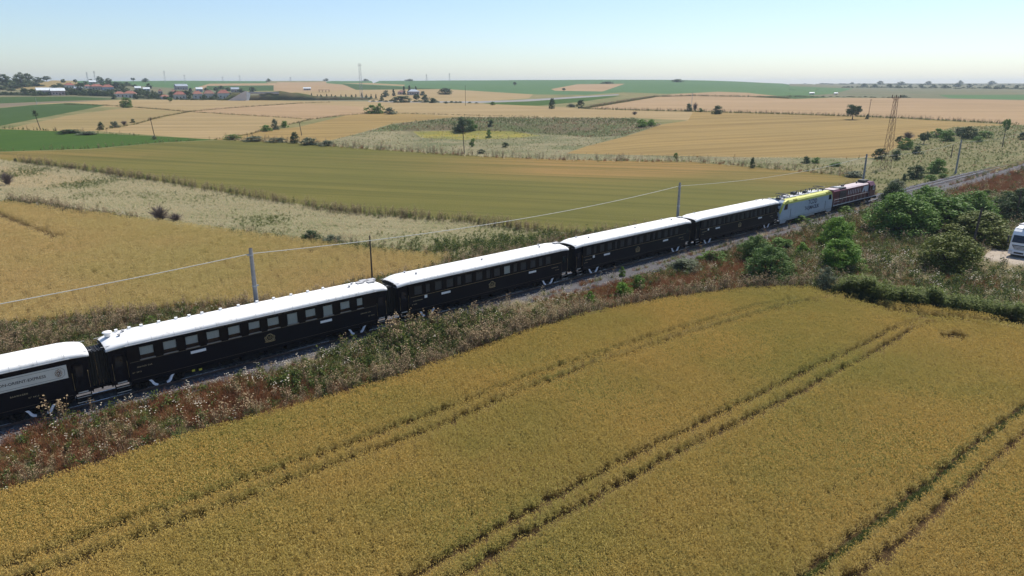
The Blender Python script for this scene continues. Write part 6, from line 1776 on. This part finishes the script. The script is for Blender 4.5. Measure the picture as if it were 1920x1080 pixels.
# --- wheat
RUTS = [
 ([(-120, 1120), (10, 1075), (110, 1040), (187, 1010), (273, 980), (393, 940), (473, 908), (567, 873), (640, 850), (723, 817), (800, 788), (890, 755), (940, 737), (1000, 712), (1073, 688), (1140, 668), (1207, 643), (1280, 623), (1363, 598), (1413, 583), (1497, 568)], 0.24),
 ([(0, 1112), (110, 1075), (200, 1043), (287, 1013), (350, 987), (457, 948), (527, 920), (640, 877), (707, 852), (790, 820), (890, 780), (973, 743), (1040, 720), (1090, 698), (1173, 673), (1273, 638), (1347, 617), (1430, 592), (1493, 577), (1557, 567)], 0.24),
 ([(720, 1125), (807, 1075), (890, 1027), (973, 980), (1057, 933), (1140, 890), (1207, 853), (1280, 820), (1397, 760), (1480, 720), (1563, 680), (1613, 657), (1660, 630), (1690, 617), (1730, 607)], 0.24),
 ([(800, 1125), (887, 1077), (957, 1033), (1040, 983), (1107, 950), (1190, 903), (1280, 853), (1380, 803), (1480, 753), (1563, 707), (1630, 673), (1680, 643), (1703, 627), (1747, 613)], 0.24),
 ([(1560, 552), (1597, 567), (1663, 583), (1747, 598), (1830, 607), (1913, 615), (2050, 630)], 0.32),
 ([(1540, 552), (1573, 567), (1613, 575), (1680, 592), (1747, 603), (1830, 612), (1913, 620), (2050, 636)], 0.32),
 ([(1470, 1120), (1533, 1073), (1580, 1037), (1647, 987), (1747, 913), (1813, 857), (1863, 817), (1913, 775), (2000, 700)], 0.30),
 ([(1560, 1125), (1623, 1077), (1697, 1020), (1780, 947), (1847, 887), (1913, 827), (2000, 750)], 0.22),
 ([(-150, 350), (0, 405), (50, 427), (90, 443), (128, 453)], 0.6),
 ([(-150, 355), (0, 413), (50, 433), (103, 453)], 0.6),
]
ruts_w = [(line_w(p), w) for p, w in RUTS]
def cut_ruts(p, extra=0.0):
    keep = np.ones(len(p), bool)
    for ln, w in ruts_w:
        jit = RNG.uniform(-0.06, 0.08, len(p)) + extra
        keep &= dist_line(p, ln) > w + 0.10 + jit
    return p[keep]
near_w = world_poly(FD['golden wheat field filling the foreground'])
near_w = near_w[np.hypot(near_w[:, 0], near_w[:, 1]) < 400]
pts = grid_sample(near_w, 0.255, 0.5)
iv_ = in_view(pts, 60, 80); pts = pts[iv_ | (in_view(pts, 460, 420) & (RNG.random(len(pts)) < 0.42))]
rr_ = np.hypot(pts[:, 0], pts[:, 1])
pts = pts[RNG.random(len(pts)) < np.where(rr_ < 75, 1, np.where(rr_ < 110, 0.7, 0.4))]
pts = cut_ruts(pts)
dcl = dist_line(pts, line_w([(1772, 640), (1790, 634), (1800, 640)]))
pts = pts[dcl > 0.7]
rr_ = np.hypot(pts[:, 0], pts[:, 1])
scl_ = np.where(rr_ < 75, 1.06, np.where(rr_ < 110, 1.2, 1.45)) * RNG.uniform(0.9, 1.12, len(pts)) * (0.9 + 0.2 * vnoise(pts[:, 0] * 0.15, pts[:, 1] * 0.15, 4))
scl_ = scl_ * np.where(in_view(pts, 60, 80), 1.0, 1.35)
scatter('wheat_crop', 'golden ripening wheat covering the foreground field', 'wheat', WHEAT, pts, RNG.integers(0, 4, len(pts)), scl_)
n_wheat1 = len(pts)
far_w = world_poly(FD['ripe wheat field on the far side of the train'])
pts = grid_sample(far_w, 0.5, 0.5)
pts = pts[in_view(pts, 80, 80) | (in_view(pts, 420, 240) & (RNG.random(len(pts)) < 0.6))]
pts = cut_ruts(pts)
l_ = sl(pts)[1]
pts = pts[l_ < -5]
rr_ = np.hypot(pts[:, 0], pts[:, 1])
pts = pts[RNG.random(len(pts)) < np.clip(75 / np.maximum(np.hypot(pts[:, 0], pts[:, 1]), 1), 0.3, 1)]
rr_ = np.hypot(pts[:, 0], pts[:, 1])
scatter('wheat_crop', 'golden wheat standing on the far side of the train', 'wheat', WHEAT2, pts, RNG.integers(0, 4, len(pts)), np.clip(rr_ / 75, 1.1, 1.7) * RNG.uniform(0.85, 1.15, len(pts)))
n_wheat2 = len(pts)
# low green weeds in the wide rut at the lower right, a bare weedy hole in the crop
ln = ruts_w[6][0]
seg = RNG.integers(0, len(ln) - 1, 1500); t_ = RNG.random(1500)[:, None]
pts = ln[seg] + (ln[seg + 1] - ln[seg]) * t_ + RNG.normal(0, 0.11, (1500, 2))
scatter('rut_weeds', 'low green weeds growing in the wide wheel rut at lower right', 'weeds', WEEDS, pts, RNG.choice([4, 5, 10, 11], len(pts)), RNG.uniform(0.2, 0.4, len(pts)))

# --- railway verges
SP = {'dry': (0, 1), 'rust': (2, 3), 'weed': (4, 5), 'umbel': (6, 7), 'thistle': (8, 9), 'grass': (10, 11), 'tall': (12, 13)}
def pick(w):
    """w: dict species -> weight array; returns prototype index"""
    names = list(w)
    W = np.stack([np.asarray(w[k], float) * np.ones(len(next(iter(w.values())))) for k in names], 1)
    W = np.maximum(W, 0) ** 1.45 + 1e-9
    cum = np.cumsum(W / W.sum(1, keepdims=True), 1)
    k = (RNG.random(len(W))[:, None] > cum).sum(1)
    k = np.minimum(k, len(names) - 1)
    lut = np.array([SP[n] for n in names])
    return lut[k, RNG.integers(0, 2, len(W))]
verge_w = world_poly([q for q in FD['weedy railway verge between the train and the wheat'] if q not in ((2200, 262), (2700, 262), (2700, 700))][:18] + [(1990, 287), (2120, 300), (2300, 420), (2400, 660)] + [q for q in FD['weedy railway verge between the train and the wheat'] if q not in ((2200, 262), (2700, 262), (2700, 700))][18:])
pts = sample(verge_w, 9.0)
pts = pts[np.hypot(pts[:, 0], pts[:, 1]) < 420]
pts = pts[in_view(pts, 60, 40) | (in_view(pts, 420, 240) & (RNG.random(len(pts)) < 0.6))]
s_, l_ = sl(pts)
rr_ = np.hypot(pts[:, 0], pts[:, 1])
nearside = l_ > 3.0
keep = (np.abs(l_) > 2.2 + 0.8 * vnoise(s_ * 0.25, l_ * 0.1, 2) + sstep(36, 60, s_) * np.where(nearside, 1.5, 0) + np.where(nearside & (s_ > 138), 0.9, 0))
keep &= RNG.random(len(pts)) < np.clip(60 / rr_, 0.12, 1) ** 1.15
dirt_w = world_poly(FD['pale dirt track under the lorry'])
keep &= ~in_poly(pts, dirt_w)
pts = pts[keep]; s_, l_ = sl(pts); rr_ = np.hypot(pts[:, 0], pts[:, 1])
edge_ln = line_w([(-400, 1075), (0, 938), (180, 883), (400, 816), (640, 748), (760, 713), (900, 663), (1000, 628), (1100, 598), (1250, 568), (1400, 548), (1500, 546), (1560, 552), (1640, 573), (1700, 580), (1800, 593), (1920, 615), (2300, 660)])
de = dist_line(pts, edge_ln)
qpx = to_px(np.column_stack([pts, hgt(pts[:, 0], pts[:, 1])]))
n1 = vnoise(pts[:, 0] * 0.16, pts[:, 1] * 0.16, 21); n2 = vnoise(pts[:, 0] * 0.3 + 9, pts[:, 1] * 0.3, 22); n3 = vnoise(pts[:, 0] * 0.1, pts[:, 1] * 0.1 + 4, 23)
nb = l_ > 0
def blob(cx, cy, rx, ry): return np.exp(-((qpx[:, 0] - cx) / rx) ** 2 - ((qpx[:, 1] - cy) / ry) ** 2)
redz = sum(blob(*a) for a in ((120, 830, 120, 40), (60, 880, 120, 40), (330, 770, 160, 38), (480, 740, 120, 35), (1090, 545, 90, 26), (1180, 545, 80, 22), (1290, 525, 70, 18), (1390, 510, 60, 26), (1625, 430, 35, 40), (1500, 470, 45, 18), (1840, 350, 60, 16), (1900, 345, 40, 16), (1720, 250, 30, 10)))
redz = redz * (0.5 + n1)
greenz = blob(720, 640, 110, 35) + blob(850, 610, 90, 30) + blob(60, 800, 70, 12) + blob(560, 720, 60, 16)
paleg = blob(960, 560, 110, 22) + blob(660, 640, 40, 16) + blob(1880, 500, 70, 16) + blob(1850, 450, 40, 18)
rightz = sstep(1430, 1560, qpx[:, 0]) * (qpx[:, 1] > 380)
thz = np.exp(-(de / 1.6) ** 2) * sstep(560, 760, qpx[:, 0]) * (1 - sstep(1480, 1540, qpx[:, 0]))
left = 1 - sstep(500, 700, qpx[:, 0])
tallz = np.exp(-(de / 2.6) ** 4) * sstep(1555, 1600, qpx[:, 0])
idx = pick({
 'dry': 0.22 + 2.4 * paleg + 0.4 * (n2 > 0.55) * (1 - 0.6 * left),
 'rust': 0.5 + 2.9 * redz * (0.45 + n2) * (1 - 0.6 * rightz) + 0.3 * left * (n1 > 0.5) * (l_ > 5),
 'weed': 0.4 + 3.0 * greenz + 0.5 * (n3 > 0.5) + 0.35 * left * (l_ < 7) + 0.5 * rightz,
 'umbel': 0.10 + 0.17 * left * nb + 0.4 * rightz * (n2 > 0.4) + 0.15 * (~nb),
 'thistle': 0.18 + 3.0 * thz + 0.8 * greenz + 0.4 * (~nb) + 0.9 * left * (n1 > 0.5),
 'grass': 0.45 + 0.6 * (n1 < 0.5) + 0.4 * rightz,
 'tall': 9.0 * tallz})
sc_ = np.clip((rr_ / 75) ** 0.5, 0.9, 1.9) * RNG.uniform(0.7, 1.3, len(pts)) * (0.75 + 0.5 * n2)
sc_ *= np.where(np.abs(l_) < 5, np.where(s_ < 34, 0.9, 0.7), 1.0) * (1 + 0.45 * np.clip(greenz + tallz, 0, 1))
sc_ *= np.where(l_ < 0, 0.8, 1)
scatter('verge_weeds', 'tangle of dry grass, rust-red grass, thistles and white flowers along the railway', 'weeds', WEEDS, pts, idx, sc_)
n_verge = len(pts)
# flower dots standing in front of the dark wheels
pts = np.stack([RNG.uniform(-45, 60, 420), RNG.uniform(2.3, 6.0, 420)], 1)
w_xy = pts[:, :1] * TD + (TL + pts[:, 1:]) * TN
w_xy = w_xy[in_view(w_xy)]
scatter('wild_carrot', 'white wild carrot flowers scattered along the ballast edge', 'wildflowers', WEEDS, w_xy, RNG.choice([6, 7], len(w_xy)), RNG.uniform(0.6, 1.05, len(w_xy)))

# --- bleached grass strip, pit, grassland and field margins further off
def cover(lab_field, label, dens, w, sc, name='rough_grass', rmax=600):
    pw = world_poly(FD[lab_field])
    p = sample(pw, dens)
    p = p[in_view(p, 60, 40)]
    r_ = np.hypot(p[:, 0], p[:, 1]); p = p[r_ < rmax]
    a = vnoise(p[:, 0] * 0.07, p[:, 1] * 0.07, 31); b_ = vnoise(p[:, 0] * 0.2, p[:, 1] * 0.2, 32)
    i_ = pick({k: v(a, b_) for k, v in w.items()})
    r_ = np.hypot(p[:, 0], p[:, 1])
    scatter(name, label, 'grass', WEEDS, p, i_, sc * np.clip((r_ / 120) ** 0.5, 0.8, 2.2) * RNG.uniform(0.7, 1.2, len(p)))
    return len(p)
cnt = []
cnt.append(cover('strip of bleached grass between the wheat fields', 'tall bleached grass in the strip between the wheat fields', 3.4,
      {'dry': lambda a, b: 3.6 - 2.6 * np.clip((a + 0.35 * b - 0.68) * 3, 0, 1), 'grass': lambda a, b: 0.35 + 2.0 * np.clip((a + 0.35 * b - 0.68) * 3, 0, 1), 'weed': lambda a, b: 0.15 + 0.7 * (a > 0.75), 'thistle': lambda a, b: 0.03 + 0 * a}, 0.58))
cnt.append(cover('bleached meadow in the floor of the old pit', 'rough bleached grass in the old pit', 0.2,
      {'dry': lambda a, b: 1.2 + 0.6 * (a < 0.45), 'grass': lambda a, b: 0.8 + 1.6 * (a > 0.5), 'thistle': lambda a, b: 0.25 + 0.7 * (b > 0.75), 'rust': lambda a, b: 0.3 + 0 * a}, 0.5))
cnt.append(cover('steep scrubby bank at the back of the pit', 'dark scrub covering the bank of the old pit', 0.3,
      {'weed': lambda a, b: 1.2 + 1.6 * (a > 0.5), 'rust': lambda a, b: 0.8 + 0.8 * (a < 0.4), 'grass': lambda a, b: 0.9 + 0 * a}, 0.55))
cnt.append(cover('rough grassland with bushes beyond the line', 'rough grass beyond the empty track at right', 0.4,
      {'dry': lambda a, b: 0.5 + 1.0 * (a > 0.65), 'grass': lambda a, b: 2.0 + 0 * a, 'weed': lambda a, b: 0.8 + 0 * a, 'rust': lambda a, b: 0.2 + 0.6 * (b > 0.75)}, 0.6))
def margin(lines, label, per_m, wid, kinds, sc, dens_fn=None):
    P = []
    for ln_px in lines:
        ln = line_w(ln_px)
        L_ = np.linalg.norm(np.diff(ln, axis=0), axis=1)
        n = int(L_.sum() * per_m)
        k = RNG.choice(len(L_), n, p=L_ / L_.sum()); t_ = RNG.random((n, 1))
        P.append(ln[k] + (ln[k + 1] - ln[k]) * t_ + RNG.normal(0, wid, (n, 2)))
    p = np.concatenate(P)
    r_ = np.hypot(p[:, 0], p[:, 1])
    scatter('field_margin', label, 'weeds', WEEDS, p, RNG.choice(kinds, len(p)), sc * np.clip((r_ / 150) ** 0.4, 0.9, 1.8) * RNG.uniform(0.6, 1.3, len(p)))
margin([[(120, 196), (200, 198), (260, 202), (355, 210), (470, 217), (585, 224)], [(185, 245), (255, 233), (300, 220), (360, 209)], [(360, 209), (430, 203), (560, 194), (620, 192)], [(585, 224), (650, 216), (690, 213), (760, 213), (900, 217), (1010, 219)], [(400, 262), (470, 252), (490, 245), (585, 224)]],
       'dark weedy strips between the tan fields at upper left', 4.0, 0.35, [4, 5, 8, 9, 2, 11], 0.45)
margin([[(1090, 204), (1190, 207), (1300, 209.5), (1450, 213.5), (1560, 217), (1700, 222.5), (1790, 227), (1900, 233)], [(1100, 203), (1200, 186.5), (1230, 181.5), (1300, 180), (1400, 181.5), (1480, 185)]],
       'hedgy weed strips dividing the fields at upper right', 6.0, 1.0, [4, 5, 8, 9, 10, 11], 0.8)
margin([[(330, 346), (480, 372), (640, 398), (880, 416), (1050, 437)], [(640, 400), (880, 418), (1040, 440)], [(40, 305), (150, 319), (330, 346)]],
       'dark brown weeds lining the lower edge of the olive field', 5.0, 0.9, [8, 9, 8, 9, 4, 10], 1.05)
margin([[(545, 267), (690, 279), (900, 293), (1060, 300), (1300, 303), (1500, 320), (1600, 330)], [(430, 262), (545, 267)]],
       'grey-brown weeds lining the upper edge of the olive field', 4.5, 1.3, [8, 9, 0, 1, 2, 10], 1.15)
margin([[(800, 470), (900, 462), (980, 455), (1050, 440)], [(860, 475), (960, 468), (1010, 460)]],
       'green weeds at the right tip of the bleached strip', 12.0, 2.2, [4, 5, 4, 5, 10, 11], 1.4)
margin([[(400, 434), (520, 449), (600, 458), (700, 471), (850, 483)], [(560, 452), (700, 469), (850, 481), (950, 478), (1040, 462)]],
       'green weeds lining the lower edge of the bleached strip', 6.0, 1.0, [4, 5, 10, 11, 8, 4], 1.05)
margin([[(20, 378), (120, 398), (230, 412)], [(40, 384), (150, 404), (260, 417)]],
       'dark flowering weeds along the left wheat edge beyond the train', 6.0, 1.0, [8, 9, 6, 4, 5], 1.2)
margin([[(0, 241), (130, 247), (260, 254)], [(0, 284), (170, 279), (300, 267), (412, 262)]],
       'thin weed edge around the bright green field', 1.2, 0.4, [4, 10, 8], 0.8)

# --- loose ballast stones on the near shoulder
pts = np.stack([RNG.uniform(-48, 140, 26000), RNG.uniform(1.2, 5.2, 26000)], 1)
w_xy = pts[:, :1] * TD + (TL + pts[:, 1:]) * TN
bz = np.interp(pts[:, 1], [1.0, 1.95, 4.3, 5.2], [RAIL - 0.2, RAIL - 0.26, 0.40, 0.2])
ok = in_view(w_xy)
w_xy, bz = w_xy[ok], bz[ok]
scatter('ballast_stones', 'loose grey ballast stones along the near side of the track', 'stones', STONES, w_xy, RNG.integers(0, 4, len(w_xy)), RNG.uniform(0.03, 0.075, len(w_xy)), dz=bz - hgt(w_xy[:, 0], w_xy[:, 1]), tilt=0.8)

# ------------------------------------------------------------------ haze: thin air between here and the hills
m, nt, b = _new('summer_haze')
nt.nodes.remove(b)
pv = nt.nodes.new('ShaderNodeVolumePrincipled')
pv.inputs['Color'].default_value = (0.74, 0.86, 1.0, 1)
pv.inputs['Density'].default_value = 0.00013
pv.inputs['Anisotropy'].default_value = 0.2
nt.links.new(pv.outputs[0], nt.nodes['Material Output'].inputs['Volume'])
hz = MB().box(-7600, 7600, -100, 7600, -5, 75).build('haze', m)
tag(hz, 'thin summer haze over the whole landscape', 'haze', kind='stuff')
print('COUNTS', n_wheat1, n_wheat2, n_verge, cnt, 'tris', sum(len(me.polygons) for me in bpy.data.meshes), 'objs', len(SC.objects))
